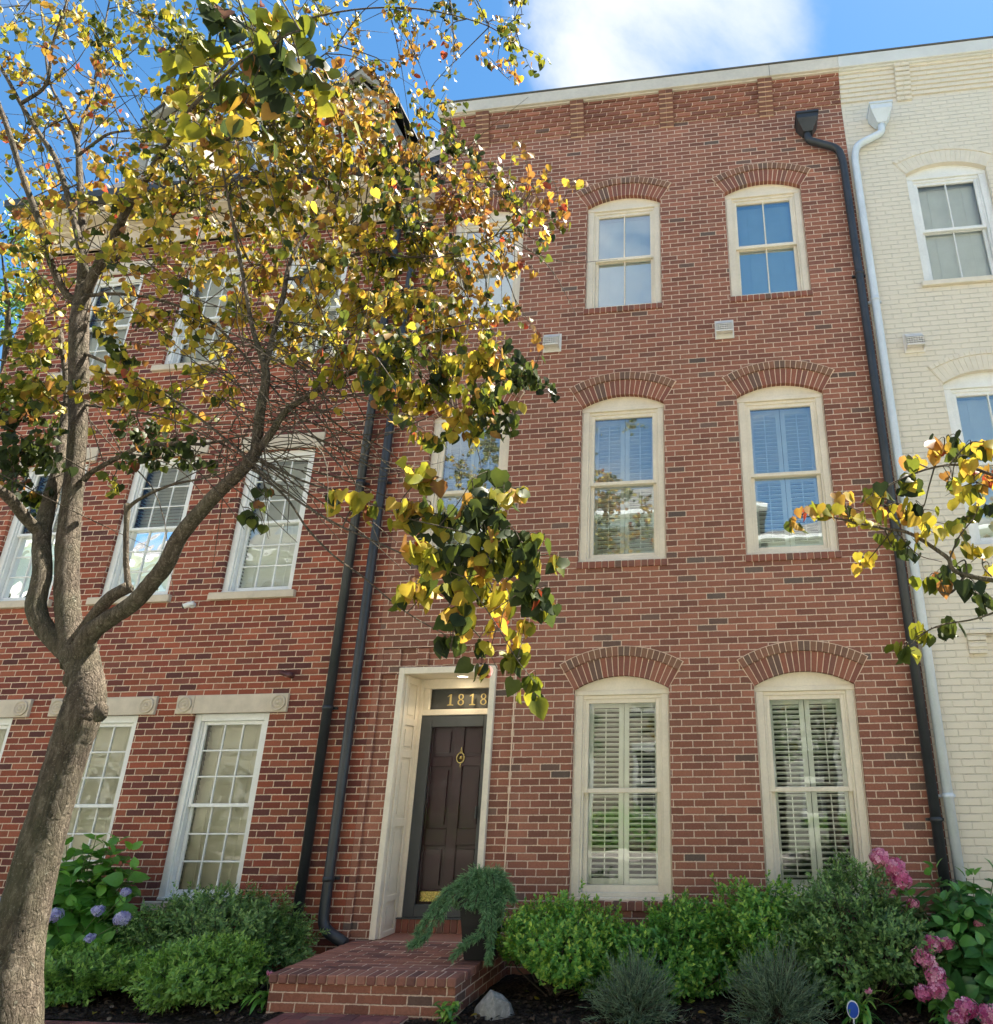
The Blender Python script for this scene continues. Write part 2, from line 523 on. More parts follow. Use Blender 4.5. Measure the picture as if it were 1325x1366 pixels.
class MB:
    """collects polygons, then links them as ONE mesh object"""
    def __init__(self):
        self.v, self.f, self.mi, self.sm = [], [], [], []

    def poly(self, pts, mi=0, smooth=False):
        n = len(self.v)
        self.v += [tuple(float(c) for c in p) for p in pts]
        self.f.append(tuple(range(n, n + len(pts))))
        self.mi.append(mi)
        self.sm.append(smooth)

    def mesh(self, verts, faces, mi=0, smooth=False):
        n = len(self.v)
        self.v += [tuple(float(c) for c in p) for p in verts]
        for f in faces:
            self.f.append(tuple(i + n for i in f))
            self.mi.append(mi)
            self.sm.append(smooth)

    def box(self, x0, x1, y0, y1, z0, z1, mi=0):
        v = [(x, y, z) for z in (z0, z1) for y in (y0, y1) for x in (x0, x1)]
        self.mesh(v, [(0, 2, 3, 1), (4, 5, 7, 6), (0, 1, 5, 4), (2, 6, 7, 3), (0, 4, 6, 2), (1, 3, 7, 5)], mi)

    def bbox(self, x0, x1, y0, y1, z0, z1, b=.004, mi=0):
        """box with bevelled edges"""
        if min(x1 - x0, y1 - y0, z1 - z0) < 2.2 * b:
            return self.box(x0, x1, y0, y1, z0, z1, mi)
        bm = bmesh.new()
        bmesh.ops.create_cube(bm, size=1)
        for v in bm.verts:
            v.co = Vector((x0 + (v.co.x + .5) * (x1 - x0), y0 + (v.co.y + .5) * (y1 - y0), z0 + (v.co.z + .5) * (z1 - z0)))
        bmesh.ops.bevel(bm, geom=list(bm.edges), offset=b, segments=1, affect='EDGES')
        self.add_bm(bm, mi)

    def add_bm(self, bm, mi=0, smooth=False):
        bm.verts.index_update()
        self.mesh([v.co for v in bm.verts], [[v.index for v in f.verts] for f in bm.faces], mi, smooth)
        bm.free()

    def prism(self, pts, y0, y1, mi=0, smooth=False):
        """outline in x,z pushed from y0 to y1"""
        n = len(pts)
        v = [(x, y0, z) for x, z in pts] + [(x, y1, z) for x, z in pts]
        f = [tuple(range(n)), tuple(range(2 * n - 1, n - 1, -1))] + [(i, i + n, (i + 1) % n + n, (i + 1) % n) for i in range(n)]
        self.mesh(v, f, mi, smooth)

    def tube(self, pts, rad, sides=10, mi=0, caps=True, smooth=True, lump=0.):
        pts = [Vector(p) for p in pts]
        if not isinstance(rad, (list, tuple, np.ndarray)):
            rad = [rad] * len(pts)
        vs, fs = [], []
        ref = None
        for i, p in enumerate(pts):
            d = (pts[min(i + 1, len(pts) - 1)] - pts[max(i - 1, 0)])
            if d.length < 1e-9:
                d = Vector((0, 0, 1))
            d.normalize()
            if ref is None:
                ref = Vector((0, 1, 0)) if abs(d.y) < .9 else Vector((1, 0, 0))
            a = d.cross(ref)
            a.normalize()
            b = a.cross(d)
            ref = b
            for k in range(sides):
                th = 2 * math.pi * k / sides
                r = rad[i] * (1 + (random.uniform(-lump, lump) if lump else 0))
                vs.append(p + (a * math.cos(th) + b * math.sin(th)) * r)
        for i in range(len(pts) - 1):
            for k in range(sides):
                fs.append((i * sides + k, i * sides + (k + 1) % sides, (i + 1) * sides + (k + 1) % sides, (i + 1) * sides + k))
        if caps:
            fs.append(tuple(range(sides - 1, -1, -1)))
            fs.append(tuple((len(pts) - 1) * sides + k for k in range(sides)))
        self.mesh(vs, fs, mi, smooth)

    def lathe(self, prof, c, sides=24, axis='z', mi=0, smooth=True):
        vs, fs = [], []
        for r, h in prof:
            for k in range(sides):
                th = 2 * math.pi * k / sides
                a, b = r * math.cos(th), r * math.sin(th)
                if axis == 'z':
                    vs.append((c[0] + a, c[1] + b, c[2] + h))
                else:                                  # axis along -y (towards the viewer)
                    vs.append((c[0] + a, c[1] - h, c[2] + b))
        for i in range(len(prof) - 1):
            for k in range(sides):
                fs.append((i * sides + k, i * sides + (k + 1) % sides, (i + 1) * sides + (k + 1) % sides, (i + 1) * sides + k))
        fs.append(tuple(range(sides - 1, -1, -1)))
        fs.append(tuple((len(prof) - 1) * sides + k for k in range(sides)))
        self.mesh(vs, fs, mi, smooth)

    def build(self, name, mats, parent=None, loc=None, world=False, recalc=True):
        me = bpy.data.meshes.new(name)
        me.from_pydata(self.v, [], self.f)
        for m in (mats if isinstance(mats, (list, tuple)) else [mats]):
            me.materials.append(m)
        me.polygons.foreach_set('material_index', self.mi)
        me.polygons.foreach_set('use_smooth', self.sm)
        if recalc:
            bm = bmesh.new()
            bm.from_mesh(me)
            bmesh.ops.recalc_face_normals(bm, faces=list(bm.faces))
            bm.to_mesh(me)
            bm.free()
        me.update()
        return link(name, me, parent, loc, world)


def np_mesh(name, V, Fc, mats, parent=None, tint=None, smooth=False, world=True, mi=None):
    """mesh from numpy arrays: V (n,3), Fc (m,k)"""
    me = bpy.data.meshes.new(name)
    V = np.asarray(V, np.float32)
    Fc = np.asarray(Fc, np.int32)
    m, k = Fc.shape
    me.vertices.add(len(V))
    me.vertices.foreach_set('co', V.ravel())
    me.loops.add(m * k)
    me.loops.foreach_set('vertex_index', Fc.ravel())
    me.polygons.add(m)
    me.polygons.foreach_set('loop_start', np.arange(0, m * k, k, dtype=np.int32))
    me.polygons.foreach_set('loop_total', np.full(m, k, np.int32))
    me.polygons.foreach_set('use_smooth', np.full(m, smooth))
    for q in (mats if isinstance(mats, (list, tuple)) else [mats]):
        me.materials.append(q)
    if tint is not None:
        a = me.attributes.new('tint', 'FLOAT', 'POINT')
        a.data.foreach_set('value', np.asarray(tint, np.float32))
    me.update(calc_edges=True)
    me.validate()
    return link(name, me, parent, None, world)


def unit(a):
    a = np.asarray(a, float)
    return a / np.maximum(np.linalg.norm(a, axis=-1, keepdims=True), 1e-9)


class Leaves:
    """many copies of a small leaf outline, gathered as arrays"""
    def __init__(self, T, Fc):
        self.T, self.F = np.asarray(T, float), np.asarray(Fc, int)
        self.V, self.t = [], []

    def add(self, pos, d, nrm, scale, tint):
        pos = np.atleast_2d(pos)
        n = len(pos)
        if n == 0:
            return
        d = unit(np.broadcast_to(d, (n, 3)))
        nrm = np.broadcast_to(nrm, (n, 3))
        s = unit(np.cross(d, nrm) + 1e-6)
        q = unit(np.cross(s, d))
        scale = np.broadcast_to(scale, (n,))[:, None, None]
        T = self.T
        V = pos[:, None, :] + scale * (T[None, :, 0:1] * s[:, None, :] + T[None, :, 1:2] * d[:, None, :] + T[None, :, 2:3] * q[:, None, :])
        self.V.append(V.reshape(-1, 3))
        k_ = rng.uniform(-.10, .20, n)[:, None]                  # colour runs from the rib to the edge and tip
        w_ = (np.abs(T[:, 0]) * 1.2 + T[:, 1] * .5)[None, :] - .3
        self.t.append(np.clip(np.broadcast_to(tint, (n,))[:, None] + k_ * w_, 0, 1).ravel())

    def build(self, name, mat, parent, smooth=True):
        V = np.concatenate(self.V)
        n = len(V) // len(self.T)
        Fc = (np.arange(n)[:, None, None] * len(self.T) + self.F[None]).reshape(-1, self.F.shape[1])
        return np_mesh(name, V, Fc, mat, parent, np.concatenate(self.t), smooth)


# heart shaped leaf: x across, y towards the tip, z = lift (folded along the rib, tip curling)
HEART_T = [(0, 0, 0), (0, .38, -.02), (0, .72, -.05), (0, 1.0, -.14),
           (-.26, -.10, .09), (-.50, .14, .15), (-.48, .44, .13), (-.24, .76, .03),
           (.26, -.10, .09), (.50, .14, .15), (.48, .44, .13), (.24, .76, .03)]
HEART_F = [(0, 5, 4), (0, 1, 5), (1, 6, 5), (1, 2, 6), (2, 7, 6), (2, 3, 7), (0, 8, 9), (0, 9, 1), (1, 9, 10), (1, 10, 2), (2, 10, 11), (2, 11, 3)]
OVAL_T = [(0, 0, 0), (-.24, .45, .05), (0, .5, -.02), (.24, .45, .05), (0, 1, 0)]
OVAL_F = [(0, 2, 1), (0, 3, 2), (1, 2, 4), (2, 3, 4)]
BLADE_T = [(-.5, 0, 0), (.5, 0, 0), (.35, .6, 0), (0, 1, 0), (-.35, .6, 0)]


def broad_template(n=5, wid=.36):
    """big ovate leaf with a folded rib, drooping tip and toothed edge"""
    T, Fc = [], []
    for i in range(n + 1):
        y = i / n
        ww = wid * math.sin(math.pi * min(1, y ** .75)) ** .8 if 0 < y < 1 else .0
        if i == 0:
            ww = .03
        dz = -.28 * y * y + .10 * y
        wv = .02 * (-1) ** i
        T += [(-ww, y - .02, dz + .22 * ww + wv), (-ww * .5, y, dz + .10 * ww), (0, y + .01, dz - .02), (ww * .5, y, dz + .10 * ww), (ww, y - .02, dz + .22 * ww - wv)]
    for i in range(n):
        for k in range(4):
            a = i * 5 + k
            Fc.append((a, a + 1, a + 6, a + 5))
    return T, Fc


BROAD_T, BROAD_F = broad_template()


def rand_dirs(n, up=0.):
    d = rng.normal(size=(n, 3))
    d[:, 2] += up
    return unit(d)


# ================================================================== SETTING
def sheet(name, x0, x1, y0, y1, z, mat):
    b = MB()
    b.poly([(x0, y0, z), (x1, y0, z), (x1, y1, z), (x0, y1, z)])
    o = b.build(name, mat, recalc=False)
    return tag(o, kind='structure')


def asphalt():
    m, t = new_mat('asphalt')
    co = t.n('ShaderNodeTexCoord').outputs['Object']
    n = t.noise(co, 90, 4, .7)
    b = t.noise(co, .6, 4, .6)
    c = t.ramp(t.m('ADD', t.m('MULTIPLY', n, .5), t.m('MULTIPLY', b, .5)), [(.3, (.11, .108, .104)), (.7, (.19, .185, .175))])
    finish(t, c, .9, t.bump(n, .006, .8))
    return m


def concrete():
    m, t = new_mat('concrete')
    co = t.n('ShaderNodeTexCoord').outputs['Object']
    n = t.noise(co, 30, 5, .7)
    b = t.noise(co, 1.1, 4, .6)
    c = t.ramp(t.m('ADD', t.m('MULTIPLY', n, .4), t.m('MULTIPLY', b, .6)), [(.3, (.36, .34, .31)), (.7, (.50, .47, .43))])
    finish(t, c, .85, t.bump(n, .003, .6))
    return m


def lawn():
    m, t = new_mat('lawn')
    co = t.n('ShaderNodeTexCoord').outputs['Object']
    n = t.noise(co, 70, 5, .75)
    b = t.noise(co, 1.6, 4, .6)
    c = t.ramp(t.m('ADD', t.m('MULTIPLY', n, .6), t.m('MULTIPLY', b, .4)), [(.3, (.035, .07, .016)), (.7, (.10, .18, .04))])
    finish(t, c, .9, t.bump(n, .03, 1.), spec=.1)
    return m


M['asphalt'], M['concrete'], M['lawn'] = asphalt(), concrete(), lawn()
M['pave'] = brick_mat('brick_paving', [(0., (.21, .075, .062)), (.3, (.16, .062, .055)), (.55, (.24, .095, .075)), (.8, (.125, .056, .05))],
                      (.16, .11, .095), top=True, z0=-1.62, bl=.205, bh=.102, joint=.006, relief=.004)
sheet('ground', -400, 400, -400, 400, 0.0, M['lawn'])
sheet('street', -90, 90, -11.6, -4.9, 0.02, M['asphalt'])
b = MB()
b.bbox(-90, 90, -4.9, -4.74, -.05, .175, .015)
tag(b.build('kerb', M['concrete']), kind='structure')
b = MB()
b.bbox(-90, 90, -11.76, -11.6, -.05, .175, .015)
tag(b.build('far_kerb', M['concrete']), kind='structure')
b = MB()
b.box(-90, 90, -4.74, -3.15, -.05, .165)
tag(b.build('verge', M['lawn']), kind='structure')
b = MB()
b.box(-90, 90, -3.15, -1.62, -.05, .176)
tag(b.build('sidewalk', M['pave']), kind='structure')
b = MB()
b.box(-90, 90, -14.0, -11.76, -.05, .17)
tag(b.build('far_sidewalk', M['concrete']), kind='structure')
b = MB()                                                   # centre line of the street
for k in range(-14, 15):
    b.box(k * 6., k * 6. + 3, -8.31, -8.2, .018, .025)
tag(b.build('road_marking', paint('road_paint', (.72, .70, .62), .7)), kind='structure')


def bed():
    """mulched planting bed in front of the houses, gently lumpy"""
    x0, x1, y0, y1, st = -12., 12., -1.62, .02, .08
    nx, ny = int((x1 - x0) / st) + 1, int((y1 - y0) / st) + 1
    X, Y = np.meshgrid(np.linspace(x0, x1, nx), np.linspace(y0, y1, ny))
    Z = GZ + .012 * np.sin(X * 3.1 + 1) * np.cos(Y * 4.) + rng.normal(0, .006, X.shape) + .02 * np.clip((Y + 1.2), 0, 1)
    V = np.stack([X, Y, Z], -1).reshape(-1, 3)
    i = np.arange(nx * ny).reshape(ny, nx)
    Fc = np.stack([i[:-1, :-1], i[:-1, 1:], i[1:, 1:], i[1:, :-1]], -1).reshape(-1, 4)
    return np_mesh('mulch_bed', V, Fc, M['mulch'], smooth=True, world=False)


tag(bed(), kind='structure')
n = 9000                                                    # loose bark chips lying on the bed
P = np.stack([rng.uniform(-5, 5, n), rng.uniform(-1.60, -.1, n), np.full(n, GZ + .016)], -1)
P = P[~((P[:, 0] > -2.1) & (P[:, 0] < -.5) & (P[:, 1] > -1.4)) & ~((P[:, 0] > -1.95) & (P[:, 0] < -.86))]
L = Leaves([(-.5, 0, 0), (.5, 0, .1), (.4, 1, 0), (-.4, 1, .1)], [(0, 1, 2, 3)])
dd = rand_dirs(len(P))
dd[:, 2] *= .25
nn = rand_dirs(len(P), 2.)
L.add(P, dd, nn, rng.uniform(.010, .038, len(P)), rng.uniform(0, 1, len(P)))
tag(L.build('mulch_chips', M['mulch_chip'], None, False), 'dark shredded bark mulch scattered over the planting bed', 'mulch', kind='stuff')

# short walk from the sidewalk to the stoop, bricks in herringbone
M['paver'] = island_mat('walk_brick', [(0., (.30, .110, .092)), (.25, (.235, .092, .086)), (.5, (.34, .140, .115)), (.75, (.19, .084, .080)), (.9, (.27, .15, .125))], .8, bump=.004)
b = MB()
b.box(-1.90, -.90, -1.66, -1.335, GZ - .1, GZ + .006, 1)
q = .1035
for i in range(-30, 31):
    for j in range(-30, 31):
        k = (i - j) % 4
        x, y = -1.9 + i * q, -1.7 + j * q
        if k == 0:
            r = (x, x + 2 * q, y, y + q)
        elif k == 2:
            r = (x, x + q, y - q, y + q)
        else:
            continue
        r = (max(r[0], -1.90), min(r[1], -.90), max(r[2], -1.66), min(r[3], -1.335))
        if r[1] - r[0] > .02 and r[3] - r[2] > .02:
            b.bbox(r[0] + .002, r[1] - .002, r[2] + .002, r[3] - .002, GZ - .05, GZ + .018 + random.uniform(-.002, .002), .004)
tag(b.build('path', [M['paver'], M['mortar']]), kind='structure')

# ================================================================== WALLS WITH OPENINGS
def arch_top(o, x):
    xl, xr, zb, zs, rise = o[:5]
    if rise <= 0:
        return zs
    h = (xr - xl) / 2
    R = (h * h + rise * rise) / (2 * rise)
    return zs + rise - R + math.sqrt(max(R * R - (x - xl - h) ** 2, 0))


def wall_open(b, x0, x1, z0, z1, Y, ops, dep=.16, bull=0., mi=0):
    xs = {x0, x1}
    for o in ops:
        xs |= {o[0], o[1]}
        if o[4] > 0:
            xs |= {o[0] + (o[1] - o[0]) * k / 14 for k in range(15)}
    xs = sorted(xs)
    xs = [x for i, x in enumerate(xs) if i == 0 or x - xs[i - 1] > 1e-6]
    for a, c in zip(xs[:-1], xs[1:]):
        mid = (a + c) / 2
        za = zc = z0
        for o in sorted((o for o in ops if o[0] < mid < o[1]), key=lambda o: o[2]):
            if o[2] > za + 1e-6:
                b.poly([(a, Y, za), (c, Y, zc), (c, Y, o[2]), (a, Y, o[2])], mi)
            za, zc = arch_top(o, a), arch_top(o, c)
            b.poly([(a, Y, za), (c, Y, zc), (c, Y + dep, zc), (a, Y + dep, za)], mi)
            if o[2] > z0 + 1e-6:
                b.poly([(a, Y, o[2]), (a, Y + dep, o[2]), (c, Y + dep, o[2]), (c, Y, o[2])], mi)
        if z1 > max(za, zc) + 1e-6:
            b.poly([(a, Y, za), (c, Y, zc), (c, Y, z1), (a, Y, z1)], mi)
    for o in ops:
        for x in (o[0], o[1]):
            b.poly([(x, Y, o[2]), (x, Y + dep, o[2]), (x, Y + dep, o[3]), (x, Y, o[3])], mi)


def voussoirs(w_, rise, rings, proud, mats_i, back=.10):
    """brick arch over an opening whose springing line runs from (0,0) to (w,0)"""
    b = MB()
    h = w_ / 2
    R = (h * h + rise * rise) / (2 * rise)
    cz = rise - R
    al = math.asin(h / R)
    r = R - .003
    for (th, cnt), pr, mi in zip(rings, proud, mats_i):
        ra, rb = (r if mi == mats_i[0] and r < R else r - .003), r + th - .004
        for k in range(cnt):
            a0 = -al + 2 * al * k / cnt
            a1 = -al + 2 * al * (k + 1) / cnt
            g = .0045 / ((ra + rb) / 2)
            jit = random.uniform(-.0015, .0015)
            pts = [(h + rr * math.sin(a), cz + rr * math.cos(a)) for rr, a in ((ra, a0 + g), (rb, a0 + g), (rb, a1 - g), (ra, a1 - g))]
            bm = bmesh.new()
            v = [bm.verts.new((x, -pr + jit, z)) for x, z in pts] + [bm.verts.new((x, back, z)) for x, z in pts]
            for f in ((0, 1, 2, 3), (7, 6, 5, 4), (0, 4, 5, 1), (1, 5, 6, 2), (2, 6, 7, 3), (3, 7, 4, 0)):
                bm.faces.new([v[i] for i in f])
            bmesh.ops.bevel(bm, geom=[e for e in bm.edges if all(abs(q.co.y - back) > .01 for q in e.verts)], offset=.003, segments=1, affect='EDGES')
            b.add_bm(bm, mi)
        r += th
    # mortar bed behind the bricks
    n = 24
    r0, r1 = R - .0015, r + .003
    for (ra, rb, pr) in ((r0, r0 + rings[0][0], proud[0] - .004), (r0 + rings[0][0], r1, proud[-1] - .006)):
        pts = [(h + ra * math.sin(-al + 2 * al * k / n), cz + ra * math.cos(-al + 2 * al * k / n)) for k in range(n + 1)]
        out = [(h + rb * math.sin(-al - .005 + 2 * (al + .005) * k / n), cz + rb * math.cos(-al - .005 + 2 * (al + .005) * k / n)) for k in range(n + 1)]
        for k in range(n):
            b.prism([pts[k], pts[k + 1], out[k + 1], out[k]], -pr, back - .01, 2)
    return b


def header_sill(w_, mats, parent, loc, flat=False):
    """row of bricks on edge under a window; the thing's origin is the left end of the sill's top"""
    b = MB()
    x0, x1 = -.012, w_ + .012
    if flat:
        b.bbox(x0 - .03, x1 + .03, -.045, .12, -.07, .0, .006)
    else:
        cnt = 14
        p = (x1 - x0) / cnt
        b.box(x0, x1, -.014, .12, -.072, -.004, 1)
        for k in range(cnt):
            j = random.uniform(-.002, .002)
            b.bbox(x0 + k * p + .004, x0 + (k + 1) * p - .004, -.022 + j, .115, -.074, .0 + j, .004)
    return b.build('sill', mats, parent, loc)


def shutter_leaf(x0, x1, z0, z1, y, n, tilt=.6):
    b = MB()
    st = .050
    b.bbox(x0, x0 + st, y - .014, y + .014, z0, z1, .003)
    b.bbox(x1 - st, x1, y - .014, y + .014, z0, z1, .003)
    for za, zb in ((z0, z0 + .09), (z1 - .07, z1), ((z0 + z1) / 2 - .03, (z0 + z1) / 2 + .03)):
        b.bbox(x0 + st, x1 - st, y - .013, y + .013, za, zb, .003)
    for za, zb in ((z0 + .09, (z0 + z1) / 2 - .03), ((z0 + z1) / 2 + .03, z1 - .07)):
        k = max(3, int((zb - za) / .048))
        for i in range(k):
            zc = za + (zb - za) * (i + .5) / k
            c, s = math.cos(tilt) * .024, math.sin(tilt) * .024
            t_ = .004
            b.prism_x = None
            v = [(x0 + st, y - c, zc - s - t_), (x1 - st, y - c, zc - s - t_), (x1 - st, y + c, zc + s - t_), (x0 + st, y + c, zc + s - t_)]
            v2 = [(p[0], p[1], p[2] + 2 * t_) for p in v]
            b.mesh(v + v2, [(3, 2, 1, 0), (4, 5, 6, 7), (0, 1, 5, 4), (1, 2, 6, 5), (2, 3, 7, 6), (3, 0, 4, 7)])
        xm = (x0 + x1) / 2
        b.box(xm - .005, xm + .005, y - .036, y - .029, za + .02, zb - .02)          # tilt rod
    return b


def blind_mb(x0, x1, z0, z1, y, tilt=1.15, pitch=.030):
    b = MB()
    k = int((z1 - z0) / pitch)
    hgt = pitch * .60
    for i in range(k):
        zc = z0 + pitch * (i + .5)
        c, s = math.cos(tilt) * hgt, math.sin(tilt) * hgt
        b.poly([(x0, y - c, zc - s), (x1, y - c, zc - s), (x1, y + c, zc + s), (x0, y + c, zc + s)])
    b.box(x0, x1, y - .02, y + .02, z1 - .03, z1 + .02)
    for x in (x0 + (x1 - x0) * .22, x0 + (x1 - x0) * .78):
        b.box(x - .002, x + .002, y - .022, y - .018, z0, z1)
    return b


def sash_mb(x0, x1, z0, z1, y, st=.042, rt=.045, rb=.05, nx=1, nz=1, mw=.016):
    b = MB()
    b.bbox(x0, x0 + st, y - .018, y + .018, z0, z1, .004)
    b.bbox(x1 - st, x1, y - .018, y + .018, z0, z1, .004)
    b.bbox(x0 + st, x1 - st, y - .017, y + .017, z1 - rt, z1, .004)
    b.bbox(x0 + st, x1 - st, y - .017, y + .017, z0, z0 + rb, .004)
    for i in range(1, nx):
        x = x0 + st + (x1 - x0 - 2 * st) * i / nx
        b.bbox(x - mw / 2, x + mw / 2, y - .012, y + .012, z0 + rb, z1 - rt, .003)
    for i in range(1, nz):
        z = z0 + rb + (z1 - z0 - rb - rt) * i / nz
        b.bbox(x0 + st, x1 - st, y - .0115, y + .0115, z - mw / 2, z + mw / 2, .003)
    return b


def pane_mb(x0, x1, z0, z1, y):
    b = MB()
    b.poly([(x0, y, z0), (x1, y, z0), (x1, y, z1), (x0, y, z1)])
    return b


def arch_window(parent, loc, w_, h_, rise, trim, glass, inside, mux=1, brick=True, sillflat=False, shade_lift=0.):
    """sash window under a segmental brick arch; origin = bottom left of the opening in the wall face"""
    b = MB()
    cw = .086
    f0, f1 = .055, .125
    # side boards with a stepped edge, head board, sill board, arched filler panel
    for s in (0, 1):
        xa, xb = (-.01, cw) if s == 0 else (w_ - cw, w_ + .01)
        b.bbox(xa, xb, f0, f1, .03, h_ - .055, .004)
        xa, xb = (cw, cw + .022) if s == 0 else (w_ - cw - .022, w_ - cw)
        b.bbox(xa, xb, f0 + .022, f1, .05, h_ - .075, .003)
        xa, xb = (.012, .024) if s == 0 else (w_ - .024, w_ - .012)
        b.bbox(xa, xb, f0 - .008, f0 + .01, .03, h_ - .06, .003)
    b.bbox(-.01, w_ + .01, f0 - .006, f1, h_ - .055, h_ - .008, .004)
    b.bbox(cw, w_ - cw, f0 + .018, f1, h_ - .093, h_ - .0555, .004)
    b.bbox(-.008, w_ + .008, f0 - .02, f1, .0, .0305, .006)
    b.bbox(cw, w_ - cw, f0 + .012, f1, .031, .065, .004)
    n = 16
    hh = w_ / 2
    R = (hh * hh + rise * rise) / (2 * rise)
    arc = []
    for k in range(n + 1):
        x = w_ * k / n
        arc.append((x, h_ + rise - R + math.sqrt(R * R - (x - hh) ** 2) + .015))
    b.prism([(-.01, h_ - .0075), (w_ + .01, h_ - .0075)] + [(w_ + .01, arc[-1][1])] + arc[::-1] + [(-.01, arc[0][1])], f0 + .012, f1)
    for k in range(n):                                       # bead that follows the arch
        (xa, za), (xb, zb) = arc[k], arc[k + 1]
        b.prism([(xa, za - .03), (xb, zb - .03), (xb, zb), (xa, za)], f0 + .002, f0 + .03)
    win = b.build('window', M[trim], parent, loc)
    gx0, gx1 = cw + .02, w_ - cw - .02
    zt, zb, zm = h_ - .09, .06, .06 + (h_ - .15) * .505
    up = sash_mb(gx0, gx1, zm - .022, zt, .105, rb=.044, nx=mux).build('sash', M[trim], win)
    lo = sash_mb(gx0, gx1, zb, zm + .022, .145, rt=.044, rb=.062, nx=mux).build('sash', M[trim], win)
    pane_mb(gx0 + .03, gx1 - .03, zm, zt - .03, .112).build('pane', M[glass], win)
    pane_mb(gx0 + .03, gx1 - .03, zb + .04, zm, .152).build('pane', M[glass], win)
    if inside == 'shutter':
        xm = (gx0 + gx1) / 2
        for xa, xb in ((gx0 + .02, xm - .003), (xm + .003, gx1 - .02)):
            shutter_leaf(xa, xb, zb + .02, zt - .01, .225, 20, -.38).build('shutter', M['blind'], win)
    else:
        blind_mb(gx0 + .01, gx1 - .01, zb + .02, zt - .01, .205, -1.12, .044).build('blind', M['blind'], win)
    if brick:
        v = voussoirs(w_, rise, ((.205, 19), (.098, 21)), (.007, .024), (0, 1))
        v.build('arch', [M['vouss'], M['vouss_top'], M['mortar']], win, (0, 0, h_))
        header_sill(w_, [M['vouss'], M['mortar']], win, (0, 0, 0))
    else:
        v = voussoirs(w_, rise, ((.205, 19), (.055, 21)), (.012, .022), (0, 0))
        v.build('arch', [M['cream_flat'], M['cream_flat'], M['cream_flat']], win, (0, 0, h_))
        header_sill(w_, [M['cream_flat']], win, (0, 0, 0), True)
    return win


M['cream_flat'] = paint('cream_masonry_paint', (.72, .65, .545), .6, .07, 8, bump=.004)


def move(o, x, y, z):
    o.location = (x, y, z)
    return o


def downspout(parent, pts, r, mat, hopper=None, bands=()):
    b = MB()
    fine = [Vector(pts[0])]
    for i in range(1, len(pts) - 1):                           # rounded elbows
        p0, p1, p2 = Vector(pts[i - 1]), Vector(pts[i]), Vector(pts[i + 1])
        a, c = (p0 - p1), (p2 - p1)
        k = min(.11, a.length * .45, c.length * .45)
        A, B = p1 + a.normalized() * k, p1 + c.normalized() * k
        for t in (0, .25, .5, .75, 1):
            fine.append(A * (1 - t) ** 2 + p1 * 2 * t * (1 - t) + B * t * t)
    fine.append(Vector(pts[-1]))
    b.tube(fine, r, 16)
    for x, y, z in bands:
        b.tube([(x, y, z - .022), (x, y, z + .022)], r + .006, 16)
        b.box(x - r - .03, x + r + .03, y + r - .01, 0.0, z - .012, z + .012)
    o = b.build('downspout', mat, parent, None, True)
    if hopper:
        hx, hz = hopper
        h = MB()
        # leader head: wide flat top, sides drawn in towards the outlet
        tw, bw = .138, .058
        v = [(hx - tw, -.23, hz + .225), (hx + tw, -.23, hz + .225), (hx + tw, -.002, hz + .225), (hx - tw, -.002, hz + .225),
             (hx - tw, -.23, hz + .135), (hx + tw, -.23, hz + .135), (hx + tw, -.002, hz + .135), (hx - tw, -.002, hz + .135),
             (hx - bw, -.145, hz - .02), (hx + bw, -.145, hz - .02), (hx + bw, -.03, hz - .02), (hx - bw, -.03, hz - .02)]
        f = [(0, 1, 2, 3), (0, 4, 5, 1), (1, 5, 6, 2), (2, 6, 7, 3), (3, 7, 4, 0), (4, 8, 9, 5), (5, 9, 10, 6), (6, 10, 11, 7), (7, 11, 8, 4), (8, 11, 10, 9)]
        h.mesh(v, f)
        h.box(hx - tw - .012, hx + tw + .012, -.245, -.003, hz + .205, hz + .236)
        h.build('hopper', mat, o, None, True)
    return o


def vent(parent, x, z, name='vent'):
    """hooded louvre; origin = lower left corner"""
    b = MB()
    b.bbox(-.115, .115, -.018, -.001, -.13, .13, .004)
    v = [(-.09, -.02, .12), (.09, -.02, .12), (.098, -.11, .03), (-.098, -.11, .03), (-.098, -.11, -.075), (.098, -.11, -.075), (-.098, -.02, -.11), (.098, -.02, -.11)]
    b.mesh(v, [(0, 1, 2, 3), (0, 3, 4, 6), (1, 7, 5, 2)])
    for k in range(4):
        z0 = .02 - k * .028
        b.box(-.096, .096, -.108, -.03, z0 - .004, z0 + .004)
    for k in range(7):
        xx = -.084 + k * .028
        b.box(xx - .003, xx + .003, -.112, -.106, -.075, .025)
    b.box(-.10, .10, -.114, -.10, -.085, -.072)
    return b.build(name, M['vent'], parent, (x, 0, z))


